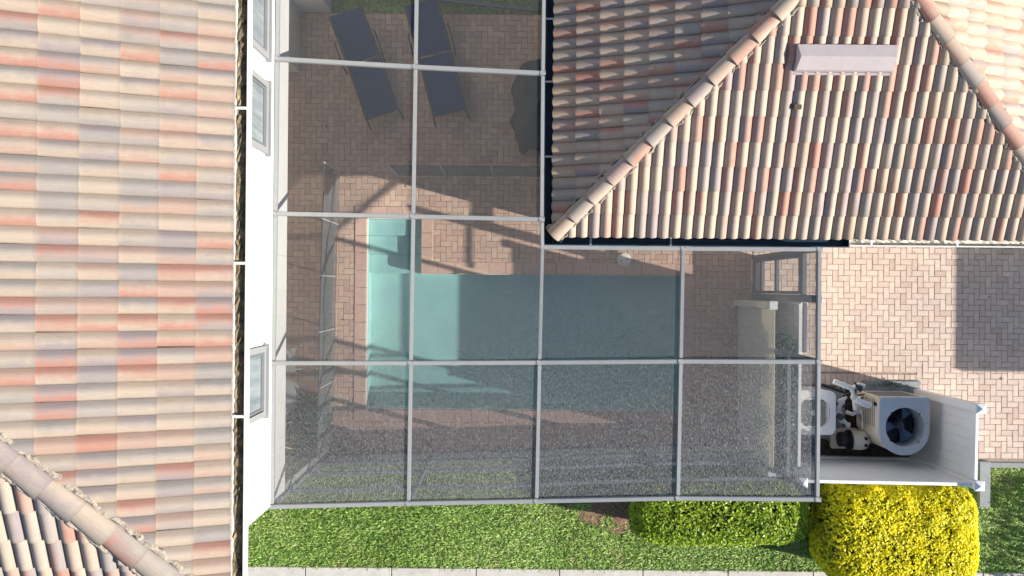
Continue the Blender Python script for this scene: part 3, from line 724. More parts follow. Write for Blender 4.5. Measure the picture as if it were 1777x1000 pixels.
# east side: door bay beside the house, then a screen bay
a4, d4 = foot(ND[('t', 4)]), foot(ND[('d', 4)]); jy = P(1300, 515, 0).y; ex_ = a4.x
jp = Vector((ex_, jy, 3.0)); MB().box((ex_-.045, jy-.055, 0), (ex_+.045, jy+.055, 2.93)).build('post', M['alu_d'], cage, bevel=.004)
MB().bar((ex_, jy-.06, 2.42), (ex_, d4.y+.04, 2.42), .05, .05).build('rail', M['alu_d'], cage)
panel([(ex_, jy-.055, .05), (ex_, d4.y+.03, .05), (ex_, d4.y+.03, 2.94), (ex_, jy-.055, 2.94)], M['screen_w'])
dr = MB(); y0, y1 = jy+.06, a4.y-.04
dr.box((ex_-.025, y0, .02), (ex_+.025, y0+.05, 2.3)); dr.box((ex_-.025, y1-.05, .02), (ex_+.025, y1, 2.3))
for z in (.02, .42, 1.16, 2.22): dr.box((ex_-.024, y0+.051, z), (ex_+.024, y1-.051, z+.09))
door = dr.build('door', M['alu_d'], cage)
MB().box((ex_-.006, y0+.05, .11), (ex_+.006, y1-.05, .42)).build('door_kick_plate', M['kick'], door)
mb = MB(); mb.quad((ex_, y0+.05, .51), (ex_, y1-.05, .51), (ex_, y1-.05, 2.22), (ex_, y0+.05, 2.22)); mb.build('door_screen', M['screen_w'], door)
MB().box((ex_-.08, y0+.012, 1.05), (ex_-.026, y0+.04, 1.10)).build('handle', M['black'], door)
MB().bar((ex_, y0-.01, 2.36), (ex_, y1+.01, 2.36), .06, .08).build('door_header', M['alu_d'], cage)
panel([(ex_, y0, 2.40), (ex_, y1, 2.40), (ex_, y1, 2.94), (ex_, y0, 2.94)], M['screen_w'])

# ------------------------------------------------------------------ pool safety fence (mesh)
sf = thing('mesh_safety_fence', 'low grey mesh pool fence on poles across the brick deck', 'safety fence', P(584, 304))
FH = 1.2
pathA = [P(938, 308), P(856, 307.5), P(775, 307), P(693, 306)]
pathB = [P(591, 301), P(588, 390), P(585, 480), P(583, 570), P(581, 660), P(579, 772)]
for path in (pathA, pathB):
    for i, p in enumerate(path): MB().tube([p+Vector((0, 0, -.05)), p+Vector((0, 0, FH+.02))], .014, 8).build('pole', M['pole'], sf, True)
    for a, b in zip(path, path[1:]):
        mb = MB(); n = 10; nrm = (b-a).normalized().cross(Vector((0, 0, 1))); V = []
        for k in range(n+1):
            for zz in range(4):
                h = .03+(FH-.04)*zz/3; sag = .035*math.sin(math.pi*k/n)*random.uniform(.3, 1)*(1 if zz in (1, 2) else .35)
                V.append(a.lerp(b, k/n)+nrm*sag+Vector((0, 0, h-(.02*math.sin(math.pi*k/n) if zz == 3 else 0))))
        mb.add(V, [(k*4+z, (k+1)*4+z, (k+1)*4+z+1, k*4+z+1) for k in range(n) for z in range(3)])
        mb.build('mesh_panel', M['pool_mesh'], sf, True)
        MB().bar(a+Vector((0, 0, FH-.02)), b+Vector((0, 0, FH-.02)), .012, .03).build('top_hem', M['frame'], sf)
# unhooked end section leaning at the corner
a, b = P(598, 306, .05), P(545, 290, .95)
MB().tube([P(604, 307, .02), P(552, 291, 1.02)], .014, 8).build('loose_pole', M['pole'], sf, True)

# ------------------------------------------------------------------ white fences
def fence_panel(name, label, a, b, h, group, posts_at, inset=.0, nboards=None):
    f = thing(name, label, 'fence', a, group); a, b = Vector((a[0], a[1], 0)), Vector((b[0], b[1], 0)); d = (b-a).normalized(); L = (b-a).length
    for s in posts_at:
        p = a+d*(L*s)
        pm = MB(); pm.box((p.x-.062, p.y-.062, -.05), (p.x+.062, p.y+.062, h+.08)); po = pm.build('post', M['white'], f, bevel=.006)
        cm = MB(); cm.add([(p.x-.075, p.y-.075, h+.082), (p.x+.075, p.y-.075, h+.082), (p.x+.075, p.y+.075, h+.082), (p.x-.075, p.y+.075, h+.082),
                           (p.x-.075, p.y-.075, h+.105), (p.x+.075, p.y-.075, h+.105), (p.x+.075, p.y+.075, h+.105), (p.x-.075, p.y+.075, h+.105), (p.x, p.y, h+.145)],
                          [(3, 2, 1, 0), (0, 1, 5, 4), (1, 2, 6, 5), (2, 3, 7, 6), (3, 0, 4, 7), (4, 5, 8), (5, 6, 8), (6, 7, 8), (7, 4, 8)])
        cm.build('post_cap', M['white'], po)
    s0, s1 = a+d*.064, b-d*.064; L2 = (s1-s0).length
    for z, hh_ in ((h-.02, .09), (.09, .14)):
        MB().bar(s0+Vector((0, 0, z-.02)), s1+Vector((0, 0, z-.02)), .05, hh_).build('rail', M['white'], f, bevel=.004)
    nb = max(2, round(L2/.155)); w_ = L2/nb
    bme = None
    for k in range(nb):
        c_ = s0+d*(w_*(k+.5)); ang = math.atan2(d.y, d.x)
        if bme is None:
            bm_ = MB(); bm_.box((-w_/2+.0006, -.011, 0), (w_/2-.0006, .011, h-.235)); bo = bm_.build('board', M['white'], f, bevel=.002); bme = bo.data
            bo.matrix_basis = Matrix.Translation((c_.x, c_.y, .14)) @ Matrix.Rotation(ang, 4, 'Z')
        else:
            bo = link('board', bme, None, f); bo.matrix_basis = Matrix.Translation((c_.x, c_.y, .14)) @ Matrix.Rotation(ang, 4, 'Z')
    return f
FHH = 1.83
fs0, fs1, fn1 = P(1389, 835, FHH), P(1693, 841, FHH), P(1696, 708, FHH)
GF = 'white vinyl fence round the pool equipment'
fence_panel('vinyl_fence', 'white vinyl fence between the pool equipment and the yellow flowering shrub', fs0, fs1, FHH, None, (0, 1))
f2 = fence_panel('vinyl_fence', 'white vinyl fence end panel right of the fan topped heater', fs1, fn1, FHH, None, (1,))
fw = P(1389, 522, 1.55); fence_panel('vinyl_fence', 'white vinyl fence between the cage side and the round grilled condenser', (fw.x, fs0.y+.06, 0), fw, 1.55, None, (1,))
pf0, pf1 = P(1366, 822, FHH), P(1366, 530, FHH)
fx = 4.05
pn = thing('privacy_panel', 'plain beige privacy panel with two pale end posts right of the pool', 'privacy panel', (fx, pf0.y, 0))
nb = 6; L_ = (pf1.y-pf0.y-.13)/nb
for k in range(nb): MB().box((fx-.006, pf0.y+.065+k*L_+.001, .02), (fx+.006, pf0.y+.065+(k+1)*L_-.001, FHH+.10)).build('board', M['panelb'], pn, bevel=.003)
for yy in (pf0.y, pf1.y): MB().box((fx-.035-.055, yy-.055, 0), (fx-.035+.055, yy+.055, FHH+.12)).build('post', M['panelb'], pn, bevel=.006); MB().box((fx-.035-.065, yy-.065, FHH+.122), (fx-.035+.065, yy+.065, FHH+.145)).build('post_cap', M['white'], pn, bevel=.006)

# ------------------------------------------------------------------ pool equipment
# heat pump with a fan on its D shaped top
H1 = .9; A0, A1 = P(1526, 690, H1), P(1610, 789, H1)
hx0, hx1, hy1, hy0 = A0.x, A1.x, A0.y, A1.y; rr = (hx1-hx0)/2; cx_ = (hx0+hx1)/2; cy_ = hy0+rr
def dshape(s=0, n=18):
    o = [(hx1-s, hy1-s), (hx0+s, hy1-s)]
    return o+[(cx_-(rr-s)*math.cos(math.pi*k/n), cy_-(rr-s)*math.sin(math.pi*k/n)) for k in range(n+1)]
hpn = thing('pool_heater', 'beige D shaped pool heater with round fan opening on top', 'heater', (cx_, cy_, 0))
outl = dshape(); nO = len(outl)
mb = MB(); mb.add([(x, y, .05) for x, y in outl]+[(x, y, H1) for x, y in outl], [(i, (i+1) % nO, nO+(i+1) % nO, nO+i) for i in range(nO)]); mb.build('case', M['beige'], hpn)
fc = P(1569, 741, H1); fr_ = .325
# top plate with a round hole
ns = 48; hole = [(fc.x+fr_*math.cos(2*math.pi*k/ns), fc.y+fr_*math.sin(2*math.pi*k/ns)) for k in range(ns)]
def ray_out(ang):
    dx, dy = math.cos(ang), math.sin(ang); best = 9
    o = dshape(-.012, 40)
    for i in range(len(o)):
        (ax, ay), (bx_, by_) = o[i], o[(i+1) % len(o)]; ex2, ey2 = bx_-ax, by_-ay; den = dx*ey2-dy*ex2
        if abs(den) < 1e-9: continue
        t_ = ((ax-fc.x)*ey2-(ay-fc.y)*ex2)/den; u_ = ((ax-fc.x)*dy-(ay-fc.y)*dx)/den
        if t_ > 0 and -1e-6 <= u_ <= 1+1e-6: best = min(best, t_)
    return (fc.x+dx*max(best, fr_+.012), fc.y+dy*max(best, fr_+.012))
outer = [ray_out(2*math.pi*k/ns) for k in range(ns)]
zt = H1+.03
V = [(x, y, zt) for x, y in hole]+[(x, y, zt) for x, y in outer]+[(x, y, H1-.03) for x, y in outer]+[(x, y, H1-.30) for x, y in hole]
F = [(k, (k+1) % ns, ns+(k+1) % ns, ns+k) for k in range(ns)]+[(ns+k, ns+(k+1) % ns, 2*ns+(k+1) % ns, 2*ns+k) for k in range(ns)]+[(3*ns+k, 3*ns+(k+1) % ns, (k+1) % ns, k) for k in range(ns)]
MB().add(V, F).build('top_plate', M['acgrey'], hpn)
MB().lathe((fc.x, fc.y, H1-.32), [(.0, 0), (fr_, .0)], 32, close=False).build('fan_well', M['black'], hpn)
MB().lathe((fc.x, fc.y, H1-.26), [(.085, 0), (.085, .12), (.06, .15), (.0, .155)], 20, close=False).build('fan_hub', M['frame'], hpn, True)
for k in range(3):
    a = R(62)+k*2*math.pi/3; V = []
    for i in range(5):
        rad = .07+.225*i/4; half = .30+.16*i/4*.6
        for s_, z in ((-1, -.05), (0, 0), (1, .05)):
            V.append((fc.x+rad*math.cos(a+s_*half), fc.y+rad*math.sin(a+s_*half), H1-.17+z))
    F = [(i*3+j, i*3+j+1, i*3+j+4, i*3+j+3) for i in range(4) for j in range(2)]
    V2 = [(x, y, z-.008) for x, y, z in V]
    MB().add(V+V2, F+[tuple(15+i for i in f[::-1]) for f in F]).build('fan_blade', M['fanblue'], hpn, True)
mb = MB()
for rad in (.10, .19, .27): mb.tube([(fc.x+rad*math.cos(2*math.pi*k/28), fc.y+rad*math.sin(2*math.pi*k/28), zt+.004) for k in range(29)], .0022, 4)
for k in range(4): a = R(40)+k*math.pi/2; mb.tube([(fc.x+.08*math.cos(a), fc.y+.08*math.sin(a), zt+.004), (fc.x+fr_*math.cos(a), fc.y+fr_*math.sin(a), zt+.004)], .0022, 4)
mb.build('fan_guard', M['black'], hpn)
for k in range(4):
    a = R(43)+k*math.pi/2; c_ = (fc.x+(fr_+.005)*math.cos(a), fc.y+(fr_+.005)*math.sin(a), zt)
    MB().lathe(c_, [(.014, 0), (.014, .012)], 8).build('bolt', M['black'], hpn)
mb = MB()
for k in range(9):
    z = .20+.065*k; mb.box((hx0-.006, cy_+.02, z), (hx0+.002, hy1-.05, z+.018)); mb.box((hx0+.06, hy1-.002, z), (hx1-.06, hy1+.006, z+.018))
mb.build('louver', M['grille'], hpn)
MB().box((hx0-.007, cy_-.02+.40, .70), (hx0-.001, cy_-.02+.46, .82)).build('control_plate', M['black'], hpn)
for k in range(4):
    a = R(10)+k*math.pi/2; c_ = (fc.x+(fr_+.045)*math.cos(a), fc.y+(fr_+.045)*math.sin(a), zt)
    MB().lathe(c_, [(.007, 0), (.006, .004)], 6).build('screw', M['frame'], hpn)
# air conditioner with round grille
H2 = .8; B0, B1 = P(1374, 678, H2), P(1450, 755, H2); bx, by, hs = (B0.x+B1.x)/2, (B0.y+B1.y)/2, (B1.x-B0.x)/2
ac = thing('air_conditioner', 'white square condenser with round grey grille beside the cage corner', 'air conditioner', (bx, by, 0))
def rsq(h, r, n=6):
    o = []
    for qd, (sx, sy_) in enumerate(((1, 1), (-1, 1), (-1, -1), (1, -1))):
        for k in range(n+1):
            a = math.pi/2*qd+math.pi/2*k/n; o.append((bx+sx*(h-r)+r*math.cos(a), by+sy_*(h-r)+r*math.sin(a)))
    return o
MB().prism(rsq(hs-.015, .10), .04, H2-.05).build('case', M['acwhite'], ac)
top = rsq(hs, .11); nt_ = len(top); gr_ = .27
inn = [(bx+gr_*math.cos(math.atan2(y-by, x-bx)), by+gr_*math.sin(math.atan2(y-by, x-bx))) for x, y in top]
V = [(x, y, H2-.05) for x, y in top]+[(x, y, H2) for x, y in top]+[(x, y, H2+.015) for x, y in inn]+[(x, y, H2-.045) for x, y in inn]
F = [(L_*nt_+k, L_*nt_+(k+1) % nt_, (L_+1)*nt_+(k+1) % nt_, (L_+1)*nt_+k) for L_ in range(3) for k in range(nt_)]
MB().add(V, F).build('lid', M['acwhite'], ac)
mb = MB(); mb.lathe((bx, by, H2-.04), [(gr_, 0), (.0, .004)], 32, close=False); mb.build('fan_well', M['grille'], ac)
mb = MB()
for k in range(7): rad = .05+.036*k; mb.tube([(bx+rad*math.cos(2*math.pi*i/26), by+rad*math.sin(2*math.pi*i/26), H2+.012) for i in range(27)], .005, 4)
for k in range(16): a = 2*math.pi*k/16; mb.tube([(bx+.04*math.cos(a), by+.04*math.sin(a), H2+.008), (bx+gr_*math.cos(a), by+gr_*math.sin(a), H2+.008)], .004, 4)
mb.build('grille', M['grille'], ac)
MB().lathe((bx, by, H2+.008), [(.055, 0), (.05, .012), (.0, .016)], 16, close=False).build('hub_cap', M['acgrey'], ac)
# pump
pc = P(1488, 764, .33)
pump = thing('pool_pump', 'beige and black pool pump lying beside the heater', 'pump', (pc.x, pc.y, 0))
MB().lathe((pc.x, pc.y, .33), [(.06, -.16), (.15, -.14), (.168, -.05), (.168, .06), (.15, .13), (.09, .175), (0, .185)], 24, 'x').build('housing', M['beige'], pump, True)
MB().lathe((pc.x-.34, pc.y+.01, .32), [(.07, 0), (.125, .02), (.13, .14), (.10, .18)], 20, 'x').build('motor', M['black'], pump, True)
MB().lathe((pc.x-.17, pc.y, .33), [(.16, 0), (.185, .008), (.185, .03), (.16, .04)], 24, 'x').build('clamp_ring', M['black'], pump, True)
MB().box((pc.x-.36, pc.y-.20, 0), (pc.x+.12, pc.y+.16, .10)).build('base', M['beige'], pump, bevel=.02)
for dy in (-.06, .06): MB().lathe((pc.x+.075, pc.y+dy, .46), [(.028, 0), (.028, .05), (.0, .055)], 12, close=False).build('drain_knob', M['black'], pump)
# pipes and valves
pv = thing('pvc_pipework', 'white pvc pipes and valves between condenser and beige heater', 'pipes', P(1475, 700))
def pipe(pts, r=.036, mat='pvc', nm='pipe'): return MB().tube([P(a, b_, c_) for a, b_, c_ in pts], r, 10).build(nm, M[mat], pv, True)
pipe([(1447, 662, .78), (1462, 668, .80), (1478, 674, .80)], .045); pipe([(1478, 674, .8), (1482, 690, .78), (1484, 708, .72), (1484, 712, .1)], .038)
pipe([(1455, 712, .5), (1460, 697, .55), (1468, 688, .55)], .034); pipe([(1455, 712, .5), (1456, 724, .5), (1457, 724, .05)], .034)
pipe([(1468, 715, .35), (1480, 719, .38), (1490, 713, .45), (1490, 690, .62)], .034); pipe([(1485, 694, .8), (1497, 700, .82), (1510, 704, .80)], .055, nm='valve_body')
pipe([(1478, 674, .8), (1490, 668, .82), (1500, 671, .82)], .042, nm='valve_body'); pipe([(1456, 724, .46), (1468, 737, .44), (1474, 738, .44)], .05, nm='valve_body')
pipe([(1494, 712, .7), (1497, 725, .6), (1496, 745, .5)], .010); pipe([(1426, 668, .5), (1440, 672, .5), (1462, 680, .45)], .03, 'black', 'hose')
pipe([(1430, 760, .05), (1450, 770, .06), (1466, 765, .2)], .012, 'grille', 'hose')
for (a, b_, c_, r) in ((1457, 723, .55, .06), (1490, 673, .86, .055), (1463, 738, .50, .03)):
    MB().lathe(P(a, b_, c_), [(r, 0), (r, .05), (r*.7, .07), (0, .072)], 16, close=False).build('valve_cap', M['frame'], pv, True)
MB().bar(P(1462, 688, .86), P(1476, 682, .86), .03, .03).build('valve_handle', M['black'], pv); MB().bar(P(1483, 664, .92), P(1494, 680, .92), .025, .03).build('valve_handle', M['black'], pv)
for (a, b_, la, ma) in ((P(1420, 716), (.46, .46), 'grey concrete pad under the round grilled condenser', 'concrete_d'), (P(1545, 715), (.52, .56), 'grey concrete pad under the beige pool heater', 'concrete_d')):
    o = MB().box((a.x-b_[0]-.02, a.y-b_[1], -.06), (a.x+b_[0], a.y+b_[1], .045)).build('equipment_pad', M[ma], None, bevel=.01); tag(o, la, 'concrete pad')
p0, p1 = P(1697, 800), P(1716, 880)
o = MB().box((p0.x, p1.y, -.06), (p1.x, p0.y, .05)).build('utility_box', M['concrete_d'], None, bevel=.012); tag(o, 'flat grey utility box lid at the white fence corner', 'utility box')

# ------------------------------------------------------------------ loungers
def lounger(foot_px, head_px, label):
    f, h = P(*foot_px, .36), P(*head_px, .52); d = Vector((h.x-f.x, h.y-f.y, 0)); L = d.length; d.normalize(); s = Vector((d.y, -d.x, 0)); W = .27
    r = thing('sun_lounger', label, 'sun lounger', (f.x, f.y, 0), 'navy loungers on the brick deck')
    base = Vector((f.x, f.y, 0)); Z = lambda z: Vector((0, 0, z))
    knee = .56*L; zs = .36; zh = .66
    prof = [(0, zs-.015), (.04*L, zs), (.3*L, zs-.012), (knee-.02, zs)]
    def sling(pr, nm):
        V = []
        for y, z in pr:
            for k in range(7):
                u = k/6*2-1; V.append(base+d*y+s*(u*W)+Z(z-.014*(1-u*u)))
        n_ = len(V); V2 = [v-Z(.008) for v in V]
        F = [(i*7+k, i*7+k+1, i*7+k+8, i*7+k+7) for i in range(len(pr)-1) for k in range(6)]
        MB().add(V+V2, F+[tuple(n_+i for i in f_[::-1]) for f_ in F]).build(nm, M['navy'], r, True)
    sling(prof, 'seat'); sling([(knee+.01, zs+.004), (knee+.2*L, zs+.11), (L-.03, zh-.01), (L, zh)], 'backrest')
    for sg in (-1, 1):
        e = s*(sg*(W+.018))
        MB().tube([base+e+Z(zs-.02), base+e+d*.5*knee+Z(zs-.01), base+e+d*knee+Z(zs)], .016, 8).build('side_rail', M['frame'], r, True)
        MB().tube([base+e+d*knee+Z(zs), base+e+d*L+Z(zh)], .016, 8).build('back_rail', M['frame'], r, True)
        MB().tube([base+e+d*.06+Z(zs-.03), base+e*1.08-d*.10+Z(.0)], .015, 8).build('leg', M['frame'], r, True)
        MB().tube([base+e+d*(knee+.02)+Z(zs-.02), base+e*1.06+d*(knee+.14)+Z(.0)], .015, 8).build('leg', M['frame'], r, True)
        MB().tube([base+e*1.18+d*(knee-.14)+Z(zs), base+e*1.25+d*(knee-.06)+Z(zs+.16), base+e*1.25+d*(knee+.34)+Z(zs+.18), base+e*1.18+d*(knee+.42)+Z(zs+.10)], .014, 8).build('armrest', M['frame'], r, True)
    MB().tube([base-s*W+Z(zs-.015), base+s*W+Z(zs-.015)], .013, 8).build('foot_bar', M['frame'], r, True)
lounger((663, 199), (602, 25), 'navy sling lounger nearer the white wall, left of the other one')
lounger((780, 196), (732, 8), 'navy sling lounger right of the other one, crossed by the cage beam')

# covered grill under the eave
g0, g1 = P(897, 245, .6), P(960, 95, 1.0)
gx0, gx1, gy0, gy1, gh = P(897, 200, .9).x, HW_X0-.04, P(897, 236, .9).y, P(897, 100, 1.).y, 1.12
nu, nv_ = 48, 14; V = []
gcx, gcy = (gx0+gx1)/2, (gy0+gy1)/2
for j in range(nv_):
    f = j/(nv_-1); z = gh*(1-f**1.25) if j else gh
    for i in range(nu):
        a = 2*math.pi*i/nu; ca, sa = math.cos(a), math.sin(a); e_ = 4.5
        rx = (abs(ca)**e_+abs(sa)**e_)**(-1/e_)
        k = (.02 if j == 0 else (min(1, .55+.9*(f*2.4)) if f < .22 else 1.0+.20*max(0, f-.22)*(1+.6*math.sin(9*a+2)+.35*math.sin(17*a))))
        hump = .10*math.sin(2*a+.7)+.05*math.sin(5*a)
        V.append((min(HW_X0-.015, gcx+ca*rx*k*(gx1-gx0)/2), gcy+sa*rx*k*(gy1-gy0)/2, max(.01, z+(hump*(1-f)**1.2 if j else .02))))
F = [(j*nu+i, j*nu+(i+1) % nu, (j+1)*nu+(i+1) % nu, (j+1)*nu+i) for j in range(nv_-1) for i in range(nu)]+[tuple(range(nu))]
o = MB().add(V, F).build('covered_grill', M['cover'], None, True); tag(o, 'dark draped cover over a grill under the house eave', 'covered grill')

# lanai furniture
tc = Vector((-4.0, P(500, 690, .72).y, 0))
tb = thing('patio_table', 'pale round patio table half hidden under the house floor above', 'table', tc)
MB().lathe((tc.x, tc.y, .69), [(.34, 0), (.36, .012), (.36, .026), (.34, .035)], 36).build('tabletop', M['offwhite'], tb, True)
MB().lathe((tc.x, tc.y, 0), [(.22, 0), (.22, .02), (.04, .05), (.03, .60), (.06, .688)], 20).build('pedestal', M['offwhite'], tb, True)
ch = thing('patio_chair', 'pale patio chair with curved back beside the round table', 'chair', (-3.98, tc.y+.62, 0)); cc = Vector((-3.98, tc.y+.62, 0))
MB().box((cc.x-.23, cc.y-.22, .41), (cc.x+.23, cc.y+.20, .44)).build('seat', M['offwhite'], ch, bevel=.012)
mb = MB(); V = []
for i in range(13):
    a = R(20)+R(140)*i/12
    for rr_, z in ((.25, .46), (.27, .84), (.255, .84), (.235, .46)): V.append((cc.x+rr_*math.cos(a), cc.y-.02+rr_*math.sin(a), z))
mb.add(V, [(i*4+k, i*4+(k+1) % 4, i*4+4+(k+1) % 4, i*4+4+k) for i in range(12) for k in range(4)]+[(0, 1, 2, 3), (51, 50, 49, 48)]); mb.build('backrest', M['offwhite'], ch, True)
for sx in (-1, 1):
    for sy_ in (-1, 1): MB().tube([(cc.x+sx*.2, cc.y+sy_*.18, .41), (cc.x+sx*.22, cc.y+sy_*.21, 0)], .014, 8).build('leg', M['offwhite'], ch, True)

# ------------------------------------------------------------------ planting
def leaves(name, pts, nrm, size, mat, parent=None, aspect=.5, spread=.9, var=.35, rnd=None):
    n = len(pts); nrm = nrm+rng.normal(0, spread, (n, 3)); nrm /= np.linalg.norm(nrm, axis=1)[:, None]+1e-9
    t_ = rng.normal(0, 1, (n, 3)); t_ -= nrm*np.sum(t_*nrm, 1)[:, None]; t_ /= np.linalg.norm(t_, axis=1)[:, None]+1e-9
    b_ = np.cross(nrm, t_); L = size*(1+rng.uniform(-var, var, n))[:, None]; W_ = L*aspect
    V = np.stack([pts-t_*L*.5, pts+b_*W_*.5+nrm*L*.06, pts+t_*L*.5-nrm*L*.05, pts-b_*W_*.5+nrm*L*.06], 1).reshape(-1, 3)
    F = np.arange(4*n).reshape(n, 4); r_ = rng.random(n) if rnd is None else rnd
    me = np_mesh(name, V, F, np.repeat(r_, 4)); me.materials.append(mat)
    o = link(name, me, None, parent); o['kind'] = 'stuff'; return o
def lump(d, seed, f=5.0):
    r = np.random.default_rng(seed); out = np.zeros(len(d))
    for k in range(9):
        w_ = r.normal(0, 1, 3)*f*(1+k*.35); out += np.sin(d @ w_+r.uniform(0, 6.28))/(1+k*.4)
    return out/3.2
def hedge_points(n, x0, x1, y0, y1, h, seed, e=5.0, depth=.10, bump_=.05):
    m_ = int(n*2.2); A = np.array([(x1-x0)*(y1-y0), 2*(y1-y0)*h, 2*(x1-x0)*h]); pick = rng.choice(3, m_, p=A/A.sum())
    s = rng.uniform(-1, 1, (m_, 3)); s[:, 2] = np.abs(s[:, 2])
    s[pick == 0, 2] = 1; s[pick == 1, 0] = np.sign(s[pick == 1, 0]); s[pick == 2, 1] = np.sign(s[pick == 2, 1])
    r = (np.abs(s[:, 0])**e+np.abs(s[:, 1])**e+np.abs(s[:, 2])**e)**(-1/e); s = s*r[:, None]
    half = np.array([(x1-x0)/2, (y1-y0)/2, h]); c = np.array([(x0+x1)/2, (y0+y1)/2, 0])
    p = s*half; g = np.sign(s)*np.abs(s)**(e-1)/half; g /= np.linalg.norm(g, axis=1)[:, None]+1e-9
    off_ = lump(p, seed)*bump_-rng.exponential(depth*.45, len(p)).clip(0, depth*3)
    tp = (.84+.16*(p[:, 2]/h).clip(0, 1)); p[:, 0] *= tp; p[:, 1] *= tp
    q_ = p+g*off_[:, None]+c; ok = q_[:, 2] > .03
    # thin dense spots so that clumps and gaps appear
    gaps = lump(p*2.3, seed+5, 6.0); ok &= rng.random(len(p)) < (.75+.4*gaps).clip(.25, 1)
    return q_[ok][:n], g[ok][:n], off_[ok][:n]
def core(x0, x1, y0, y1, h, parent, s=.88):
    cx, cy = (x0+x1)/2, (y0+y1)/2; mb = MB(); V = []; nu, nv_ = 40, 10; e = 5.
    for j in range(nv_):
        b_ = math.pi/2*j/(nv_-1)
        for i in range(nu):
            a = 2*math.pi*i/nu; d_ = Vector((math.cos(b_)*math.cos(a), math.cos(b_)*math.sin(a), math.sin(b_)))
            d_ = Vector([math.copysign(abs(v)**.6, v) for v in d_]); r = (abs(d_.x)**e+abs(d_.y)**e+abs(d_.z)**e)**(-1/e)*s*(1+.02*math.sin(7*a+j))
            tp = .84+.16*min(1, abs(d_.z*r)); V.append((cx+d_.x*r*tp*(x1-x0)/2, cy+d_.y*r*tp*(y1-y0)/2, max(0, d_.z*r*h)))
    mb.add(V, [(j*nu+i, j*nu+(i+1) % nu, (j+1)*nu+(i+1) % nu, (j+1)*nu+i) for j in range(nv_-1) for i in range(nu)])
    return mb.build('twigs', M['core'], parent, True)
gx0, gx1, gy0, gy1 = P(1086, 900, 1.0).x, P(1424, 900, .9).x, P(1200, 953, .9).y, -3.03
hg = thing('green_hedge', 'clipped bright green hedge along the outside of the cage', 'hedge', ((gx0+gx1)/2, (gy0+gy1)/2, 0))
pts, nr, _ = hedge_points(26000, gx0, gx1, gy0, gy1, 1.08, 11, depth=.07, bump_=.05); core(gx0+.05, gx1-.05, gy0+.05, gy1-.03, 1.02, hg, .93)
leaves('foliage', pts, nr+np.array([0, 0, .5]), .058, M['hedge'], hg, .55, .7)
for k in range(6): MB().tube([(gx0+.3+k*.47, -3.5, -.06), (gx0+.3+k*.47+random.uniform(-.05, .05), -3.5, .9)], [.025, .012], 6).build('stem', M['stem'], hg)
yx0, yx1, yy0, yy1 = P(1432, 900, 1.25).x, P(1714, 900, 1.2).x, P(1500, 1010, 1.2).y-.25, -3.12
ys = thing('yellow_shrub', 'big rounded shrub covered in yellow blossom below the white fence', 'shrub', ((yx0+yx1)/2, (yy0+yy1)/2, 0))
core(yx0+.06, yx1-.06, yy0+.06, yy1-.04, 1.26, ys, .92)
pts, nr, _ = hedge_points(9000, yx0, yx1, yy0, yy1, 1.33, 21, e=5.5, depth=.12, bump_=.035); leaves('foliage', pts, nr, .07, M['yleaf'], ys, .5, .9)
pts, nr, of_ = hedge_points(40000, yx0, yx1, yy0, yy1, 1.38, 33, e=5.5, depth=.06, bump_=.035)
keep = rng.random(len(pts)) < (.95+.30*lump(pts*1.0, 44, 3.0)+.10*(pts[:, 0]-(yx0+yx1)/2)-.75*np.clip(1-(pts[:, 0]-yx0)/.45, 0, 1)).clip(.08, 1); pts, nr = pts[keep], nr[keep]
leaves('blossom', pts, nr+np.array([.3, 0, .5]), .055, M['yflower'], ys, .62, .7)
for k in range(5): MB().tube([(yx0+.5+k*.45, (yy0+yy1)/2, -.06), (yx0+.5+k*.45+random.uniform(-.1, .1), (yy0+yy1)/2, 1.0)], [.03, .012], 6).build('stem', M['stem'], ys)
def bush(name, label, cat, c, rad, n, mat, size, asp=.45, seed=1, hscale=1.):
    b_ = thing(name, label, cat, (c[0], c[1], 0))
    d = rng.normal(0, 1, (n, 3)); d /= np.linalg.norm(d, axis=1)[:, None]; rr_ = rng.random(n)**.45*(1+.25*lump(d, seed, 2.5))
    p = d*rr_[:, None]*np.array(rad)+np.array(c); ok = p[:, 2] > .02
    leaves('foliage', p[ok], d[ok], size, M[mat], b_, asp, .8)
    for k in range(4): MB().tube([(c[0]+random.uniform(-.06, .06), c[1]+random.uniform(-.06, .06), -.03), (c[0]+random.uniform(-.3, .3)*rad[0], c[1]+random.uniform(-.3, .3)*rad[1], c[2])], [.014, .006], 6).build('stem', M['stem'], b_)
    return b_
b0 = P(535, 733, .5); bush('wall_bush', 'dark green bush beside the house corner column and cage', 'bush', (b0.x, b0.y, .5), (.36, .52, .5), 2200, 'plant', .085, seed=3)
for (py, h, r) in ((600, .95, .30), (650, 1.15, .34), (728, 1.05, .34), (788, 1.0, .30)):
    p = P(1378, py, h); bush('climbing_plant', {600: 'upper sparse dark green plant between the two white fences', 650: 'second green plant down, tallest between the two white fences', 728: 'third green plant down between the two white fences', 788: 'lowest green plant between the two white fences near the posts'}[py],
         'plant', (4.36, p.y, 1.30+.2*h), (.085, r, .42), 800, 'plant', .075, seed=py)
for (pts_, r_) in (([(1452, 741, .04), (1470, 752, .05), (1500, 735, .06), (1512, 722, .3)], .012), ([(1455, 668, .3), (1470, 690, .2), (1500, 684, .5)], .014), ([(1450, 700, .3), (1462, 706, .25), (1480, 700, .35), (1497, 690, .55)], .016)):
    pipe(pts_, r_, 'black', 'cable')
for (a, b_, c_) in ((1482, 690, .78), (1460, 697, .55), (1490, 713, .45), (1466, 669, .80), (1456, 718, .5)):
    q_ = P(a, b_, c_); MB().lathe(q_-Vector((0, 0, .03)), [(.05, 0), (.05, .06)], 12).build('pipe_collar', M['pvc'], pv, True)
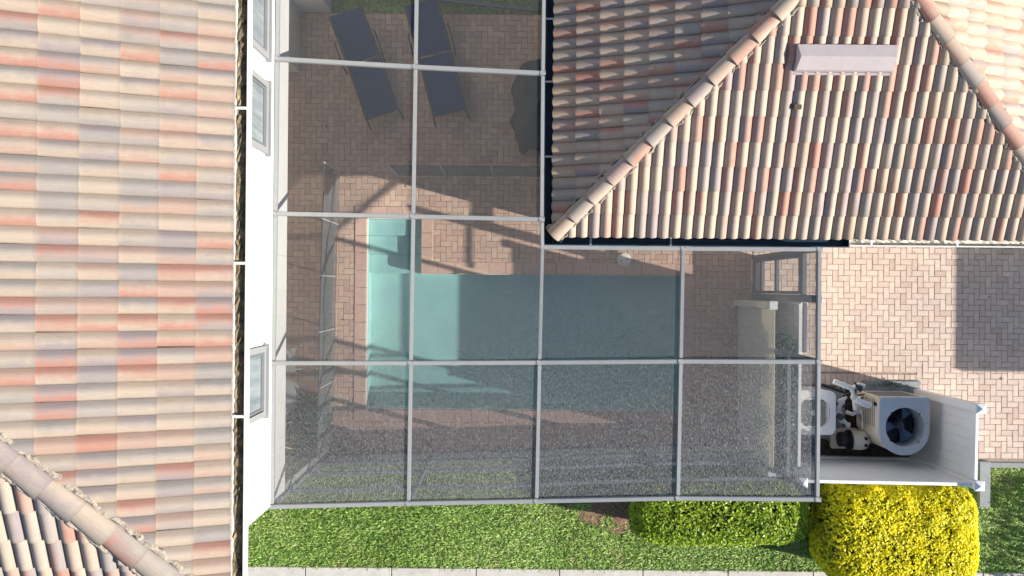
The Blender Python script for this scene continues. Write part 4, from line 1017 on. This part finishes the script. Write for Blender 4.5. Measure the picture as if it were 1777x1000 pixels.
# low plant behind the heater
bp_ = P(1540, 668, .1); bush('ground_plant', 'dark low plant in the gap behind the beige heater', 'plant', (bp_.x, bp_.y, .08), (.42, .07, .13), 200, 'plant', .04, seed=9)
# grass
def grass(name, test, x0, x1, y0, y1, density, label=None):
    n = int((x1-x0)*(y1-y0)*density); p = np.c_[rng.uniform(x0, x1, n), rng.uniform(y0, y1, n)]
    ok = np.array([test(a, b_) for a, b_ in p]); p = p[ok]; n = len(p)
    pat = lump(np.c_[p, np.zeros(n)], 77, 1.8); thin = rng.random(n) < (.85+.5*pat).clip(.25, 1); p = p[thin]; pat = pat[thin]; n = len(p)
    a = rng.uniform(0, 2*np.pi, n); L = rng.uniform(.035, .09, n); W_ = rng.uniform(.005, .009, n)
    d = np.c_[np.cos(a), np.sin(a)]; s = np.c_[-d[:, 1], d[:, 0]]; h = L*rng.uniform(.25, .8, n)
    z0 = np.full(n, -.072)
    b0 = np.c_[p-s*W_[:, None], z0]; b1 = np.c_[p+s*W_[:, None], z0]
    m0 = np.c_[p+d*(L*.45)[:, None]-s*W_[:, None]*.9, z0+h*.85]; m1 = np.c_[p+d*(L*.45)[:, None]+s*W_[:, None]*.9, z0+h*.85]
    t0 = np.c_[p+d*L[:, None]-s*W_[:, None]*.25, z0+h]; t1 = np.c_[p+d*L[:, None]+s*W_[:, None]*.25, z0+h]
    V = np.stack([b0, b1, m1, m0, t1, t0], 1).reshape(-1, 3); i = np.arange(n)*6
    F = np.concatenate([np.c_[i, i+1, i+2, i+3], np.c_[i+3, i+2, i+4, i+5]])
    r_ = (.45+.28*rng.normal(0, 1, n)+.22*pat).clip(0, 1)
    me = np_mesh(name, V, F, np.repeat(r_, 6)); me.materials.append(M['grass']); o = link(name, me); kind(o, 'stuff'); return o
SW_Y = P(900, 988).y
def in_lawn(x, y):
    if x > 7.35 and y > -3.16: return False
    if y > DECK_Y0-.03: return False
    if CAGE_E-.1 < x < 7.3 and y > -3.05: return False
    ux, uy = (x-3.15)/2.3, (y+3.72)/.86
    if ux*ux+uy*uy < .80+.35*math.sin(x*9+y*5)*math.sin(y*11): return random.random() < .05
    if 7.55 < x < 8.1 and y > -4.2: return random.random() < .5
    return True
grass('lawn', in_lawn, -5.2, 10.2, SW_Y, DECK_Y0, 8500)
grass('back_lawn', lambda x, y: True, P(570, 0).x, 1.0, DECK_Y1, DECK_Y1+1.1, 4200)
# unseen low hedge added at the right to shade the lawn corner
oh = thing('shade_hedge', 'unseen green hedge added beyond the right edge to shade the lawn', 'hedge', (10.9, -4.6, 0))
core(10.4, 11.4, -5.9, -3.6, .70, oh, .8); pts, nr, _ = hedge_points(2600, 10.3, 11.5, -6.1, -3.5, .95, 61, depth=.2, bump_=.14); leaves('foliage', pts, nr, .09, M['yleaf'], oh, .5)
# a few fallen leaves and specks
n_ = 150; fl_ = np.c_[rng.uniform(-4.4, 9.6, n_), rng.uniform(-4.9, 4.8, n_), np.full(n_, .012)]
fl_ = fl_[[(in_drive(a, b_) or in_deck(a, b_) or b_ < SW_Y+.9) and not (CAGE_E < a < 7.4 and -4.6 < b_ < -1.4) for a, b_, c_ in fl_]]
M['litter'] = leaf_mat('fallen_leaf', [(0, (.10, .06, .03)), (.6, (.24, .15, .06)), (1, (.45, .36, .18))], .8, .1)
leaves('fallen_leaves', fl_, np.tile([0, 0, 1.], (len(fl_), 1)), .045, M['litter'], None, .55, .25)
# sidewalk slabs
sw_ = MB(); sw_.quad((WALL_X-3, SW_Y-1.6, -.066), (11, SW_Y-1.6, -.066), (11, SW_Y, -.066), (WALL_X-3, SW_Y, -.066)); sw_ = kind(sw_.build('sidewalk', M['joint']), 'structure')
jx = [P(x_, 990).x for x_ in (85, 233, 381, 529, 679, 826, 971, 1116, 1264, 1412, 1560, 1708, 1856)]
for a, b_ in zip(jx, jx[1:]):
    MB().box((a+.006, SW_Y-1.4, -.064), (b_-.006, SW_Y-.004, -.022+random.uniform(-.003, .003))).build('slab', M['concrete'], sw_, bevel=.008)
print('objects', len(bpy.data.objects))
